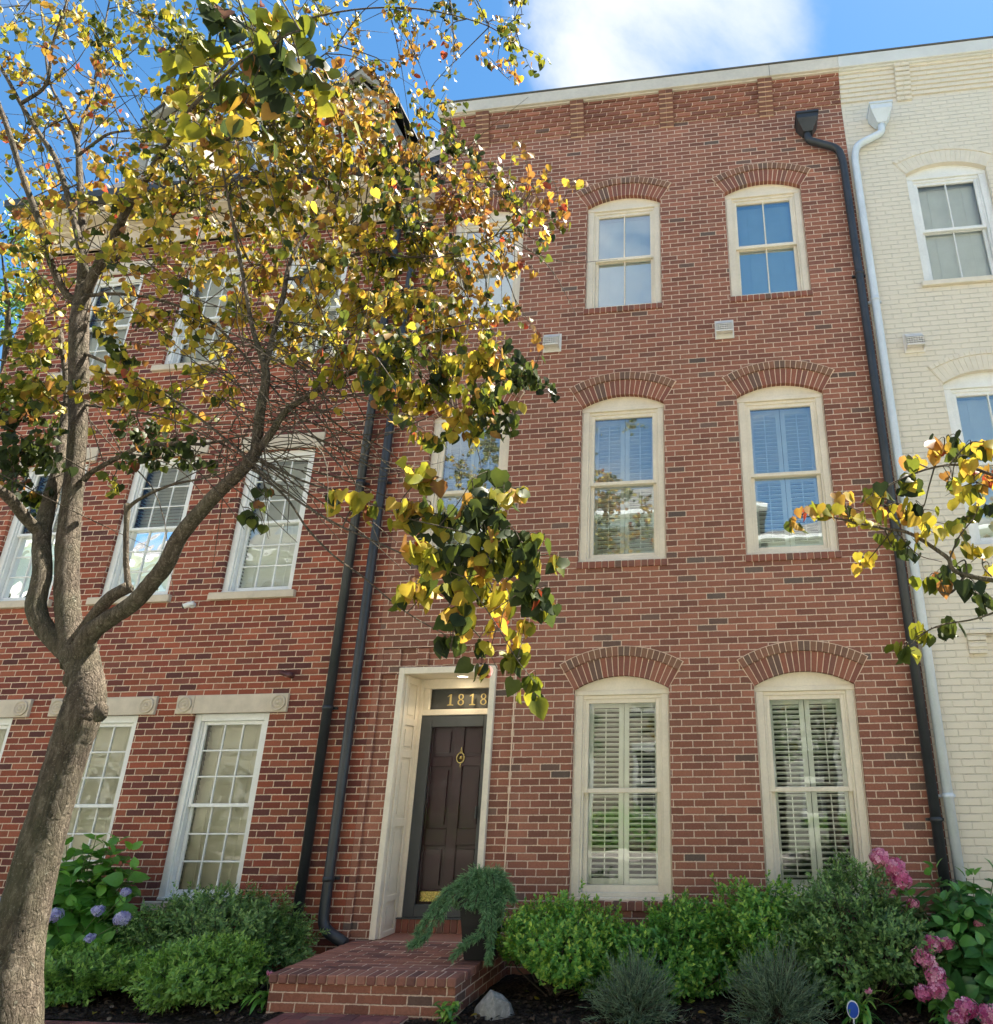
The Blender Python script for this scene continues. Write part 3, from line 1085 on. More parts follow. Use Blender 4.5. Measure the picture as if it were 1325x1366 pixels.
# ================================================================== HOUSE 1: brown brick townhouse with the door
W = .99
X0, X1 = -2.20, 3.497
house = empty('townhouse', (0, 0, 0), 'brown brick townhouse with arched cream windows and a maroon door numbered 1818', 'townhouse', None)
colx = (-1.86, 0.0, 1.85)
lv = ((.80, 1.94), (4.11, 1.95), (7.46, 1.672))
RISE = .135
ops = []
for i, x in enumerate(colx):
    for j, (z, h) in enumerate(lv):
        if i == 0 and j == 0:
            continue
        ops.append((x, x + W, z, z + h, RISE))
panel = (-2.13, -.63, GZ - .1, 3.23, 0.)
b = MB()
wall_open(b, X0, X1, GZ - .1, 10.95, 0., ops + [panel], .17)
b2 = MB()
wall_open(b2, -2.13, -.63, GZ - .1, 3.23, .036, [(-1.92, -.85, GZ - .1, 3.01, 0.)], .02)
b.mesh(b2.v, b2.f)
for k in range(4):                                           # corbelled blocks under the lintel course
    x = -1.745 + k * .295
    b.bbox(x, x + .13, .003, .04, 3.035, 3.215, .003)
b.box(-2.128, -1.93, .004, .04, 2.95, 3.215)
# other sides of the house
b.poly([(X0, 0, GZ - .1), (X0, 9, GZ - .1), (X0, 9, 11.2), (X0, 0, 11.2)])
b.poly([(X1, 0, GZ - .1), (X1, 0, 10.95), (X1, 9, 10.95), (X1, 9, GZ - .1)])
b.poly([(X0, 9, GZ - .1), (X1, 9, GZ - .1), (X1, 9, 11.2), (X0, 9, 11.2)])
b.build('wall', M['brick'], house, None, False, recalc=False)
b = MB()                                                     # straight mortar joints beside the entry bay
b.box(-.637, -.624, -.003, .03, .3, 3.0)
b.build('mortar_joint', M['mortar'], house)
b = MB()                                                     # dim rooms behind the glass
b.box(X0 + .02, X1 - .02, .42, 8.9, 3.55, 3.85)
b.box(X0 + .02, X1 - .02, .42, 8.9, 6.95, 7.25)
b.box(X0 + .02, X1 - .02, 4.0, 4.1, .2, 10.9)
b.build('floor_slab', M['interior'], house)
b = MB()
b.box(X0, X1, .02, 9, 10.9, 10.94)
b.build('roof', M['slate'], house)

# brick band stepping out under the roof edge
def brick_band(parent, xa, xb, brackets, mat, single=False):
    b = MB()
    nC = 7
    for k in range(nC):
        z = 10.475 + k * .0685
        pr = .022 + .016 * k
        b.box(xa, xb, -pr, .01, z + .013, z + .0685)
        b.box(xa, xb, -pr + .020, .008, z, z + .013)
    band = b.build('cornice', mat, parent)
    for x in brackets:
        c = MB()
        for k in range(nC + 1):
            z = 10.41 + k * .0685
            pr = .028 + .0185 * k
            for s in (-1, 1):
                xm = x + s * .050
                c.bbox(xm - .0485, xm + .0485, -pr, .01, z + .004, z + .0655, .003)
            c.box(x - .094, x + .094, -pr + .008, .008, z - .002, z + .0685, 1)
        c.build('bracket', [M['vouss_band'] if not single else mat, M['mortar'] if not single else mat], parent)
    return band


brick_band(house, X0, X1 - .001, (-1.56, -.165, 1.11, 2.49), M['brick'])
b = MB()
b.bbox(X0 - .03, X1 + .0, -.185, .25, 10.955, 11.165, .006)
b.bbox(X0 - .03, X1 + .0, -.20, .27, 11.166, 11.186, .003, 1)
b.bbox(X0, X1, -.15, .0, 10.935, 10.9545, .002)
b.box(2.56, 2.566, -.187, -.18, 10.956, 11.165, 1)
b.build('roof_cap', [M['fascia'], M['fascia_edge']], house)

# windows: one of each kind is built, the rest are copies of it and of its parts
w1 = arch_window(house, (0, 0, .80), W, 1.94, RISE, 'cream', 'glass_low', 'shutter')
w2 = arch_window(house, (0, 0, 4.11), W, 1.95, RISE, 'cream', 'glass', 'shutter')
w3 = arch_window(house, (0, 0, 7.46), W, 1.672, RISE, 'cream', 'glass_top', 'blind', 2)
for src, z, cols in ((w1, .80, (1.85,)), (w2, 4.11, (1.85, -1.86)), (w3, 7.46, (1.85, -1.86))):
    for x in cols:
        move(copy_tree(src, house), x, 0, z)

vent(house, -.395, 6.99)
vent(house, 1.75, 6.99)
downspout(house, [(2.99, -.088, 9.95), (2.99, -.088, 9.80), (3.37, -.075, 9.62), (3.405, -.072, 9.4), (3.42, -.072, 6.), (3.42, -.072, .2)], .049, M['dark_metal'],
          (2.995, 9.93), [(3.415, -.072, 7.6), (3.42, -.072, 4.6), (3.42, -.072, 1.5)])

# ---- entry
b = MB()
b.bbox(-1.925, -1.862, -.012, .05, .455, 3.015, .005)
b.bbox(-.908, -.845, -.012, .05, .455, 3.015, .005)
b.bbox(-1.862, -.908, -.011, .05, 2.945, 3.015, .005)
casing = b.build('door_casing', M['cream'], house)
for s, x in ((1, -1.862), (-1, -.908)):                       # panelled sides of the recess
    b = MB()
    xa, xb = (x - .03, x) if s == 1 else (x, x + .03)
    b.box(xa, xb, .05, .44, .45, 2.945)
    def rail(y0, y1, z0, z1):
        if s == 1:
            b.bbox(x, x + .018, y0, y1, z0, z1, .005)
        else:
            b.bbox(x - .018, x, y0, y1, z0, z1, .005)
    rail(.052, .12, .45, 2.94)
    rail(.345, .405, .45, 2.94)
    for za, zb in ((.45, .50), (.75, .81), (1.43, 1.51), (2.10, 2.18), (2.43, 2.50), (2.86, 2.94)):
        rail(.12, .345, za, zb)
    for za, zb in ((.50, .75), (.81, 1.43), (1.51, 2.10), (2.18, 2.43), (2.50, 2.86)):
        xx = (x + .001, x + .010) if s == 1 else (x - .010, x - .001)
        b.bbox(xx[0], xx[1], .15, .315, za + .04, zb - .04, .006)
    b.build('jamb_panel', M['cream'], house)
b = MB()
b.box(-1.93, -.84, .05, .46, 2.945, 2.97)
b.build('recess_ceiling', M['cream'], house)
b = MB()
b.box(-1.862, -.908, .03, .47, .30, .449)
b.build('recess_floor', M['stoopcap'], house)
b = MB()
b.bbox(-1.861, -1.803, .405, .47, .58, 2.944, .004)
b.bbox(-.967, -.909, .405, .47, .58, 2.944, .004)
b.bbox(-1.803, -.967, .406, .47, 2.55, 2.612, .004)
b.bbox(-1.803, -.967, .406, .47, 2.838, 2.944, .004)
b.bbox(-1.803, -1.735, .415, .47, 2.6125, 2.8375, .004)
b.bbox(-1.0, -.967, .415, .47, 2.6125, 2.8375, .004)
tr = b.build('transom', M['cream'], house)
b = MB()
b.box(-1.75, -.99, .51, .53, 2.59, 2.86)
b.build('backing', M['interior'], tr)
pane_mb(-1.74, -.995, 2.605, 2.845, .455).build('pane', M['glass_door'], tr)


def ring(b, cx, cz, rx, rz, thx, thz, y0, y1, n=28):
    o = [(cx + rx * math.cos(2 * math.pi * k / n), cz + rz * math.sin(2 * math.pi * k / n)) for k in range(n)]
    i = [(cx + (rx - thx) * math.cos(2 * math.pi * k / n), cz + (rz - thz) * math.sin(2 * math.pi * k / n)) for k in range(n)]
    for k in range(n):
        b.prism([o[k], o[(k + 1) % n], i[(k + 1) % n], i[k]], y0, y1)


def numeral(ch, x, z, h):
    b = MB()
    y0, y1 = .440, .450
    if ch == '1':
        b.prism([(x - .009, z), (x + .009, z), (x + .009, z + h), (x - .003, z + h), (x - .009, z + h * .965)], y0, y1)
        b.prism([(x - .034, z), (x + .034, z), (x + .034, z + .008), (x + .010, z + .014), (x - .010, z + .014), (x - .034, z + .008)], y0 - .001, y1)
        b.prism([(x - .012, z + h * .965), (x - .036, z + h * .80), (x - .036, z + h * .76), (x - .012, z + h * .84)], y0, y1)
    else:
        ring(b, x, z + h * .265, .036, h * .265, .014, .008, y0, y1)
        ring(b, x, z + h * .755, .030, h * .245, .011, .007, y0 - .001, y1)
    return b.build('numeral', M['gold'], tr)


for ch, x in zip('1818', (-1.500, -1.380, -1.245, -1.120)):
    numeral(ch, x, 2.655, .122)

b = MB()                                                      # storm door frame
b.bbox(-1.802, -1.682, .415, .455, .585, 2.549, .005)
b.bbox(-1.088, -.968, .415, .455, .585, 2.549, .005)
b.bbox(-1.682, -1.088, .416, .454, 2.425, 2.548, .005)
b.bbox(-1.682, -1.088, .416, .454, .586, .70, .005)
sd = b.build('storm_door', M['storm'], house)
pane_mb(-1.69, -1.08, .69, 2.43, .436).build('pane', M['glass_door'], sd)
b = MB()
b.bbox(-1.105, -1.085, .375, .415, 1.50, 1.62, .005)
b.build('handle', M['dark_metal'], sd)
b = MB()                                                      # six panel door behind the storm door
b.box(-1.80, -.97, .522, .555, .58, 2.55)
for xa, xb in ((-1.80, -1.685), (-1.440, -1.325), (-1.085, -.97)):
    b.bbox(xa, xb, .497, .523, .58, 2.55, .004)
for za, zb in ((.58, .82), (1.24, 1.40), (2.02, 2.12), (2.42, 2.55)):
    for xa, xb in ((-1.685, -1.440), (-1.325, -1.085)):
        b.bbox(xa, xb, .4975, .523, za, zb, .004)
for za, zb in ((.82, 1.24), (1.40, 2.02), (2.12, 2.42)):
    for xa, xb in ((-1.685, -1.440), (-1.325, -1.085)):
        b.bbox(xa + .04, xb - .04, .498, .517, za + .04, zb - .04, .014)
door = b.build('door', M['door'], house)
b = MB()
b.bbox(-1.665, -1.12, .494, .499, .715, .81, .002)
b.build('kick_plate', M['brass'], door)
b = MB()
b.lathe([(.012, 0), (.03, .006), (.03, .012), (.016, .02), (.008, .03)], (-1.345, .50, 2.10), 16, 'y')
b.lathe([(.012, 0), (.018, .006), (.010, .014)], (-1.345, .50, 2.175), 12, 'y')
ring(b, -1.345, 2.105, .046, .058, .009, .009, .480, .490)
b.prism([(-1.352, 2.15), (-1.338, 2.15), (-1.341, 2.215), (-1.349, 2.215)], .488, .499)
b.prism([(-1.352, 2.06), (-1.338, 2.06), (-1.343, 2.0), (-1.347, 2.0)], .488, .499)
b.build('knocker', M['brass'], door)
b = MB()
b.box(-1.861, -.909, .40, .56, .449, .568, 1)
p = .952 / 13
for k in range(13):
    b.bbox(-1.861 + k * p + .004, -1.861 + (k + 1) * p - .004, .385, .56, .452, .572, .004)
b.bbox(-1.861, -.909, .37, .56, .5725, .585, .003, 2)
b.build('door_step', [M['vouss'], M['mortar'], M['storm']], house)
b = MB()                                                      # lit downlight in the ceiling of the recess
b.lathe([(.075, 0), (.075, -.008), (.062, -.010), (.060, 0)], (-1.30, .24, 2.9445), 24)
lt = b.build('downlight', M['white'], house)
b = MB()
b.lathe([(.057, -.005), (.057, -.003)], (-1.30, .24, 2.9445), 24)
b.build('bulb', M['lamp'], lt)
pl = bpy.data.lights.new('downlight_glow', 'SPOT')
pl.energy = 1.6
pl.color = (1, .82, .55)
pl.spot_size = 2.3
pl.shadow_soft_size = .05
plo = bpy.data.objects.new('downlight_glow', pl)
COL.objects.link(plo)
plo.location = (-1.30, .24, 2.92)
plo.parent = house

# ================================================================== HOUSE 2: cream painted townhouse on the right
XC0, XC1 = X1 + .002, 9.4
house2 = empty('townhouse', (6, 0, 0), 'cream painted brick townhouse with a white downspout at the right edge', 'townhouse')
ccols = (4.175, 6.03, 7.88)
ops2 = []
for x in ccols:
    ops2.append((x, x + W, 4.11, 6.05, RISE))
    ops2.append((x, x + W, 7.44, 9.14, RISE))
ops2.append((6.03, 7.02, .8, 2.74, RISE))
ops2.append((7.88, 8.87, .8, 2.74, RISE))
b = MB()
wall_open(b, XC0, XC1, GZ - .1, 10.95, 0., ops2 + [(3.97, 5.6, GZ - .1, 3.19, 0.)], .17)
b.box(3.97, 5.6, .03, .1, GZ - .1, 3.19)
b.poly([(XC1, 0, GZ - .1), (XC1, 9, GZ - .1), (XC1, 9, 10.95), (XC1, 0, 10.95)])
b.poly([(XC0, 9, GZ - .1), (XC0, 9, 10.95), (XC1, 9, 10.95), (XC1, 9, GZ - .1)])
b.box(XC0, XC1, .02, 9, 10.9, 10.94)
for k, (zz_, pr) in enumerate(((3.125, .03), (3.06, .02), (3.0, .012))):
    b.bbox(3.972, 4.15, -pr, .032, zz_, zz_ + .06, .003)
b.bbox(3.95, 5.62, -.045, .03, 3.19, 3.235, .004)
b.build('wall', M['brick_cream'], house2, None, True, recalc=False)
b = MB()
b.box(XC0 + .02, XC1 - .02, .42, 8.9, 3.55, 3.85)
b.box(XC0 + .02, XC1 - .02, .42, 8.9, 6.95, 7.25)
b.box(XC0 + .02, XC1 - .02, 4.0, 4.1, .2, 10.9)
b.build('floor_slab', M['interior'], house2, None, True)
h2off = Vector((-6, 0, 0))
for o in (brick_band(house2, XC0 + .001, XC1, (4.33, 5.72, 7.1, 8.5), M['brick_cream'], True),):
    pass
for ch in house2.children:
    if ch.name.split('.')[0] in ('cornice', 'bracket'):
        ch.location = h2off
b = MB()
b.bbox(XC0, XC1 + .03, -.185, .25, 10.956, 11.166, .006)
b.bbox(XC0, XC1 + .03, -.20, .27, 11.167, 11.187, .003, 1)
b.bbox(XC0, XC1, -.15, .0, 10.935, 10.9555, .002)
M['fascia2'] = paint('grey_white_metal_cap', (.66, .65, .62), .45, .06, 2.5)
b.build('roof_cap', [M['fascia2'], M['fascia_edge']], house2, None, True)
cw2 = arch_window(house2, (ccols[0] - 6, 0, 4.11), W, 1.94, RISE, 'white', 'glass', 'blind', 2, False)
cw3 = arch_window(house2, (ccols[0] - 6, 0, 7.44), W, 1.70, RISE, 'white', 'glass_low', 'blind', 2, False)
for x in ccols[1:]:
    move(copy_tree(cw2, house2), x - 6, 0, 4.11)
    move(copy_tree(cw3, house2), x - 6, 0, 7.44)
    move(copy_tree(cw2, house2), x - 6, 0, .80)
vent(house2, 3.93 - 6, 6.60)
downspout(house2, [(3.95, -.088, 9.96), (3.95, -.088, 9.80), (3.60, -.075, 9.64), (3.557, -.072, 9.42), (3.555, -.072, 6.), (3.555, -.072, .2)], .047, M['white_metal'],
          (3.95, 9.95), [(3.555, -.072, 7.2), (3.555, -.072, 4.4), (3.555, -.072, 1.7)])

# ================================================================== HOUSE 3: red brick townhouse on the left
XL0, XL1 = -8.25, X0 - .002
house3 = empty('townhouse', (-5, 0, 0), 'red brick townhouse on the left with white multi-pane windows and stone lintels', 'townhouse')
lcols = (-4.245, -5.80, -7.355)
WL = .90
ops3 = []
for x in lcols:
    ops3 += [(x, x + WL, .76, 2.575, 0.), (x, x + WL, 3.93, 5.75, 0.), (x, x + WL, 7.12, 8.75, 0.)]
b = MB()
wall_open(b, XL0, XL1, GZ - .1, 9.25, 0., ops3, .17)
b.poly([(XL0, 0, GZ - .1), (XL0, 9, GZ - .1), (XL0, 9, 9.6), (XL0, 0, 9.6)])
b.poly([(XL0, 9, GZ - .1), (XL1, 9, GZ - .1), (XL1, 9, 9.6), (XL0, 9, 9.6)])
# header course at the foot of the wall
b.bbox(-3.1, XL1, -.03, .0, GZ - .1, .32, .006)
b.build('wall', M['brick_left'], house3, None, True, recalc=False)
b = MB()
b.box(XL0 + .02, XL1 - .02, .42, 8.9, 3.2, 3.5)
b.box(XL0 + .02, XL1 - .02, .42, 8.9, 6.4, 6.7)
b.box(XL0 + .02, XL1 - .02, .42, 8.9, 9.3, 9.5)
b.box(XL0 + .02, XL1 - .02, 4.0, 4.1, .2, 9.3)
b.build('floor_slab', M['interior'], house3, None, True)


def square_window(parent, loc, w_, h_, nzu, inside):
    b = MB()
    cw = .075
    f0, f1 = .045, .125
    for s in (0, 1):
        xa, xb = (-.01, cw) if s == 0 else (w_ - cw, w_ + .01)
        b.bbox(xa, xb, f0, f1, .03, h_, .004)
        xa, xb = (cw, cw + .018) if s == 0 else (w_ - cw - .018, w_ - cw)
        b.bbox(xa, xb, f0 + .02, f1, .03, h_ - .08, .003)
    b.bbox(cw, w_ - cw, f0 + .002, f1, h_ - .075, h_ + .01, .004)
    b.bbox(-.008, w_ + .008, f0 - .015, f1, .0, .032, .005)
    win = b.build('window', M['white'], parent, loc)
    x0, x1 = cw + .016, w_ - cw - .016
    zt, zb = h_ - .075, .033
    zm = (zt + zb) / 2
    sash_mb(x0, x1, zm - .018, zt, .100, .036, .04, .036, 3, nzu, .017).build('sash', M['white'], win)
    sash_mb(x0, x1, zb, zm + .018, .140, .036, .036, .055, 3, nzu, .017).build('sash', M['white'], win)
    pane_mb(x0 + .02, x1 - .02, zm, zt - .02, .104).build('pane', M['glass_left'], win)
    pane_mb(x0 + .02, x1 - .02, zb + .03, zm, .144).build('pane', M['glass_left'], win)
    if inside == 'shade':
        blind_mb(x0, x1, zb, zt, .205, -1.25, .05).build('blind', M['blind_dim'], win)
    else:
        blind_mb(x0, x1, zb, zt, .215, -.35 if inside == 'open' else -.62, .044).build('blind', M['blind'], win)
    return win


def lintel(parent, x, z, w_, rosettes=True):
    b = MB()
    b.bbox(0, w_, -.022, .06, 0, .198, .006)
    o = b.build('lintel', M['stone'], parent, (x, 0, z))
    if rosettes:
        for xx in (.10, w_ - .10):
            c = MB()
            c.bbox(xx - .10, xx + .10, -.034, -.0215, .002, .196, .004)
            c.lathe([(.084, .034), (.084, .050), (.070, .054), (.064, .036), (.052, .036), (.048, .052), (.034, .054), (.028, .037), (.020, .037), (.016, .056), (.004, .058)], (xx, 0, .099), 28, 'y')
            c.build('rosette', M['stone'], o)
    return o


def stone_sill(parent, x, z, w_):
    b = MB()
    b.bbox(0, w_, -.05, .10, 0, .085, .006)
    return b.build('sill', M['stone'], parent, (x, 0, z))


kinds = (('shade', 'shade', 'shade'), ('half', 'open', 'open'), ('half', 'half', 'half'))
for j, (z, h, nz) in enumerate(((.76, 1.815, 3), (3.93, 1.82, 3), (7.12, 1.63, 2))):
    made = {}
    for i, x in enumerate(lcols):
        kd = kinds[j][i]
        if kd in made:
            move(copy_tree(made[kd], house3), x + 5, 0, z)
        else:
            made[kd] = square_window(house3, (x + 5, 0, z), WL, h, nz, kd)
for x in lcols:
    lintel(house3, x + 5 - .20, 2.575, 1.30)
    lintel(house3, x + 5 - .10, 5.752, 1.10, False)
    lintel(house3, x + 5 - .10, 8.752, 1.10, False)
    stone_sill(house3, x + 5 - .095, 3.845, 1.06)
    stone_sill(house3, x + 5 - .095, 7.035, 1.06)
    stone_sill(house3, x + 5 - .095, .675, 1.06)
b = MB()
xa, xb = XL0 - .05, XL1
b.bbox(xa, xb, -.05, .05, 9.20, 9.50, .006)
b.bbox(xa, xb, -.075, .05, 9.20, 9.235, .006)
b.bbox(xa - .05, xb, -.13, .05, 9.501, 9.55, .01)
b.bbox(xa - .12, xb, -.36, .05, 9.551, 9.60, .008)
b.bbox(xa - .14, xb, -.41, .05, 9.601, 9.69, .012)
b.build('cornice', M['stone'], house3, None, True)
b = MB()
gp = [(-.42, 9.69), (-.54, 9.70), (-.56, 9.80), (-.52, 9.83), (-.40, 9.83), (-.38, 9.69)]
v = [(xa - .2, y, z) for y, z in gp] + [(xb, y, z) for y, z in gp]
k = len(gp)
b.mesh(v, [tuple(range(k)), tuple(range(2 * k - 1, k - 1, -1))] + [(i, i + k, (i + 1) % k + k, (i + 1) % k) for i in range(k)])
b.build('gutter', M['dark_metal'], house3, None, True)
M['slates'] = brick_mat('slate_courses', [(0., (.05, .055, .062)), (.4, (.065, .068, .075)), (.75, (.04, .043, .05))], (.015, .015, .016), top=False, z0=9.7, bl=.25, bh=.16, joint=.008)
b = MB()
b.poly([(xa, -.38, 9.72), (xb, -.38, 9.72), (xb, 1.35, 12.3), (xa, 1.35, 12.3)])
b.poly([(xa, 1.35, 12.3), (xb, 1.35, 12.3), (xb, 9, 12.9), (xa, 9, 12.9)])
b.poly([(xa, -.38, 9.72), (xa, 1.35, 12.3), (xa, 9, 12.9), (xa, 9, 9.6), (xa, .0, 9.6)])
b.build('roof', M['slates'], house3, None, True, recalc=False)
M['dormer'] = paint('dormer_siding', (.34, .31, .26), .6)
dproto = None
for x in lcols:
    cx = x + WL / 2
    if dproto is not None:
        move(copy_tree(dproto, house3), cx + 5, 0, 0)
        continue
    b = MB()
    hw = .47
    b.prism([(-hw, 10.15), (hw, 10.15), (hw, 11.85), (0, 12.42), (-hw, 11.85)], .25, 2.4)
    b.bbox(-hw - .04, -hw + .12, .20, .25, 10.15, 11.8, .005)
    b.bbox(hw - .12, hw + .04, .20, .25, 10.15, 11.8, .005)
    b.bbox(-hw - .08, hw + .08, .17, .25, 11.8, 11.92, .01)
    for s in (-1, 1):
        b.prism([(s * (hw + .12), 11.90), (s * (hw + .12), 12.0), (0, 12.60), (0, 12.48)], .15, .26)
        b.prism([(s * (hw + .14), 12.0), (s * (hw + .14), 12.03), (0, 12.635), (0, 12.60)], .12, 2.6, 1)
    dm = b.build('dormer', [M['dormer'], M['slate']], house3, (cx + 5, 0, 0))
    sash_mb(-.33, .33, 10.95, 11.78, .235, .04, .04, .04, 3, 2, .016).build('sash', M['white'], dm)
    sash_mb(-.33, .33, 10.2, 10.95, .236, .04, .04, .05, 3, 2, .016).build('sash', M['white'], dm)
    pane_mb(-.31, .31, 10.22, 11.76, .240).build('pane', M['glass'], dm)
    dproto = dm
downspout(house3, [(-2.645, -.30, 9.75), (-2.645, -.28, 9.4), (-2.645, -.075, 9.05), (-2.645, -.075, .2)], .05, M['dark_metal'], None,
          [(-2.645, -.075, 7.9), (-2.645, -.075, 5.2), (-2.645, -.075, 2.6)])
downspout(house3, [(-2.36, -.30, 9.75), (-2.36, -.28, 9.4), (-2.365, -.075, 9.05), (-2.37, -.075, 6.5), (-2.375, -.075, .56), (-2.10, -.12, .44)], .05, M['dark_metal'], None,
          [(-2.365, -.075, 7.9), (-2.37, -.075, 5.2), (-2.375, -.075, .98)])

# things fixed to the red house
p = at(255, 809, -.03)
cm = empty('security_camera', (p[0], 0, p[2]), 'small white bullet camera with a black lens on the red brick wall', 'camera')
b = MB()
b.lathe([(.035, .001), (.035, .012), (.02, .018)], (0, 0, .02), 16, 'y')
b.tube([(0, -.015, .02), (0.0, -.05, .015)], .012, 8)
b.build('bracket', M['white'], cm)
b = MB()
b.tube([(.055, -.06, .03), (.0, -.085, .005), (-.035, -.10, -.015)], [.028, .03, .03], 14)
b.build('housing', M['white'], cm)
b = MB()
b.tube([(-.034, -.10, -.0145), (-.046, -.105, -.02)], [.027, .026], 14)
b.build('lens', M['dark_metal'], cm)
p = at(385, 900, -.05)
cm = empty('spotlight', (p[0], 0, p[2]), 'dark red cylindrical spotlight on the red brick wall beside the black downspouts', 'spotlight')
M['maroon'] = paint('maroon_metal', (.085, .022, .022), .4, .2)
b = MB()
b.tube([(-.085, -.05, .025), (.05, -.10, -.012), (.085, -.113, -.022)], [.028, .030, .032], 16)
b.build('housing', M['maroon'], cm)
b = MB()
b.lathe([(.03, .001), (.03, .014), (.018, .02)], (-.05, 0, .01), 14, 'y')
b.tube([(-.05, -.015, .01), (-.05, -.06, .015)], .010, 8)
b.build('bracket', M['white'], cm)

# ================================================================== STOOP
st = empty('stoop', (-1.31, -.65, GZ), 'low brick stoop in front of the maroon door', 'stoop')
sx0, sx1, sy0, sy1 = -2.075, -.545, -1.335, .02
b = MB()
b.box(sx0 + .012, sx1 - .012, sy0 + .014, sy1, GZ - .08, .385)
b.build('base', M['brick'], st, None, True)
b = MB()
b.box(sx0 + .009, sx1 - .009, sy0 + .004, sy1 - .004, .384, .4465, 1)
cnt = 19
p_ = (sx1 - sx0) / cnt
for k in range(cnt):
    j = random.uniform(-.003, .003)
    b.bbox(sx0 + k * p_ + .0045, sx0 + (k + 1) * p_ - .0045, sy0 - .012 + j, sy0 + .195, .386, .452 + j * .3, .009)
yy = sy0 + .203
r = 0
while yy < sy1 - .03:
    # rows of stretchers, with a border brick running along each side
    y1_ = min(yy + .0985, sy1)
    b.bbox(sx0 + (0 if r % 2 else -.006), sx0 + .20, yy + .004, y1_ - .004, .387, .451, .008)
    b.bbox(sx1 - .20, sx1 + (0 if r % 2 else .006), yy + .004, y1_ - .004, .387, .451, .008)
    x = sx0 + .20 + (.0 if r % 2 else -.10)
    while x < sx1 - .20:
        xa, xb = max(x, sx0 + .20) + .004, min(x + .203, sx1 - .20) - .004
        if xb - xa > .02:
            b.bbox(xa, xb, yy + .004, y1_ - .004, .387, .450 + random.uniform(-.002, .002), .005)
        x += .203
    yy += .1025
    r += 1
b.build('tread', [M['stoopcap'], M['mortar']], st, None, True)

# ================================================================== FOLIAGE BUILDERS
def smooth_path(pts, k=5):
    """Catmull-Rom through rows (x,y,z,r)"""
    P = np.asarray(pts, float)
    P = np.vstack([2 * P[0] - P[1], P, 2 * P[-1] - P[-2]])
    out = []
    for i in range(1, len(P) - 2):
        p0, p1, p2, p3 = P[i - 1:i + 3]
        for t in np.linspace(0, 1, k, endpoint=False):
            out.append(.5 * ((2 * p1) + (-p0 + p2) * t + (2 * p0 - 5 * p1 + 4 * p2 - p3) * t * t + (-p0 + 3 * p1 - 3 * p2 + p3) * t ** 3))
    out.append(P[-2])
    out = np.array(out)
    out[:, 3] = np.maximum(out[:, 3], .0015)
    return out


def px_limb(rows):
    """limb traced as (px, py, Y, width in px) -> world rows (x,y,z,r)"""
    o = []
    for px, py, Y, wd in rows:
        p = at(px, py, Y)
        o.append((*p, wd * .5 * depth(p) / F_PX))
    return o


PAL = {'gold': (.62, .12), 'green': (.38, .10), 'dark': (.14, .10), 'orange': (.80, .10), 'mix': (.54, .17), 'red': (.92, .06), 'dusk': (.36, .24)}  # the dark entry puts shade of the crown into the leaf tint


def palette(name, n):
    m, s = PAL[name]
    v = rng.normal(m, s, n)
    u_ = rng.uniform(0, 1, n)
    v = np.where(u_ < .12, rng.normal(.24, .10, n), v)          # some leaves dark green, shade put into the tint
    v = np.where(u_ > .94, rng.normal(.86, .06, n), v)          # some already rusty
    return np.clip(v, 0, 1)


def leafy_cluster(tw, lv, nodes, c, r, n, pal, size, droop=1.0, per=7):
    """twigs from the nearest limb into an ellipsoid (c, r), heart leaves hanging along them"""
    c = np.asarray(c, float)
    d2 = np.linalg.norm(nodes[:, :3] - c, axis=1)
    i = int(np.argmin(d2 + rng.uniform(0, .15, len(d2))))
    base = nodes[i, :3]
    L = np.linalg.norm(c - base)
    rb = min(nodes[i, 3], .004 + .004 * L)
    mid = (base + c) / 2 + np.array([0, 0, .12 * L]) + rng.normal(0, .06 * L + .01, 3)
    br = smooth_path([(*base, rb), (*mid, rb * .8), (*c, rb * .6), (*(c + (c - mid) * .5 * min(1, r[0] / max(L, .05)) + rng.normal(0, .05, 3)), .002)], 4)
    tw.tube(br[:, :3], list(br[:, 3]), 5, caps=False)
    m = max(2, int(n / per))
    for _ in range(m):
        j = rng.integers(len(br) // 3, len(br))
        s = br[j, :3]
        q = rng.normal(0, .5, 3)
        e = c + np.clip(q, -1.15, 1.15) * r
        mm = (s + e) / 2 + np.array([0, 0, .06]) + rng.normal(0, .04, 3)
        pts = np.array([s * (1 - t) ** 2 + mm * 2 * t * (1 - t) + e * t * t for t in np.linspace(0, 1, 6)])
        tw.tube(pts, [.0032, .003, .0026, .0022, .0018, .0012], 4, caps=False)
        ts = rng.uniform(.25, 1.02, per)
        pp = np.array([s * (1 - t) ** 2 + mm * 2 * t * (1 - t) + e * t * t for t in ts])
        off = rng.normal(0, .025, (per, 3))
        off[:, 2] = -np.abs(off[:, 2]) * .7
        pp = pp + off
        dd = rng.normal(0, .36, (per, 3)) + np.array([0, 0, -1.0 * droop])
        nn = rng.normal(0, 1, (per, 3))
        nn[:, 2] *= .6
        lv.add(pp, dd, nn, size * rng.uniform(.62, 1.12, per), palette(pal, per))


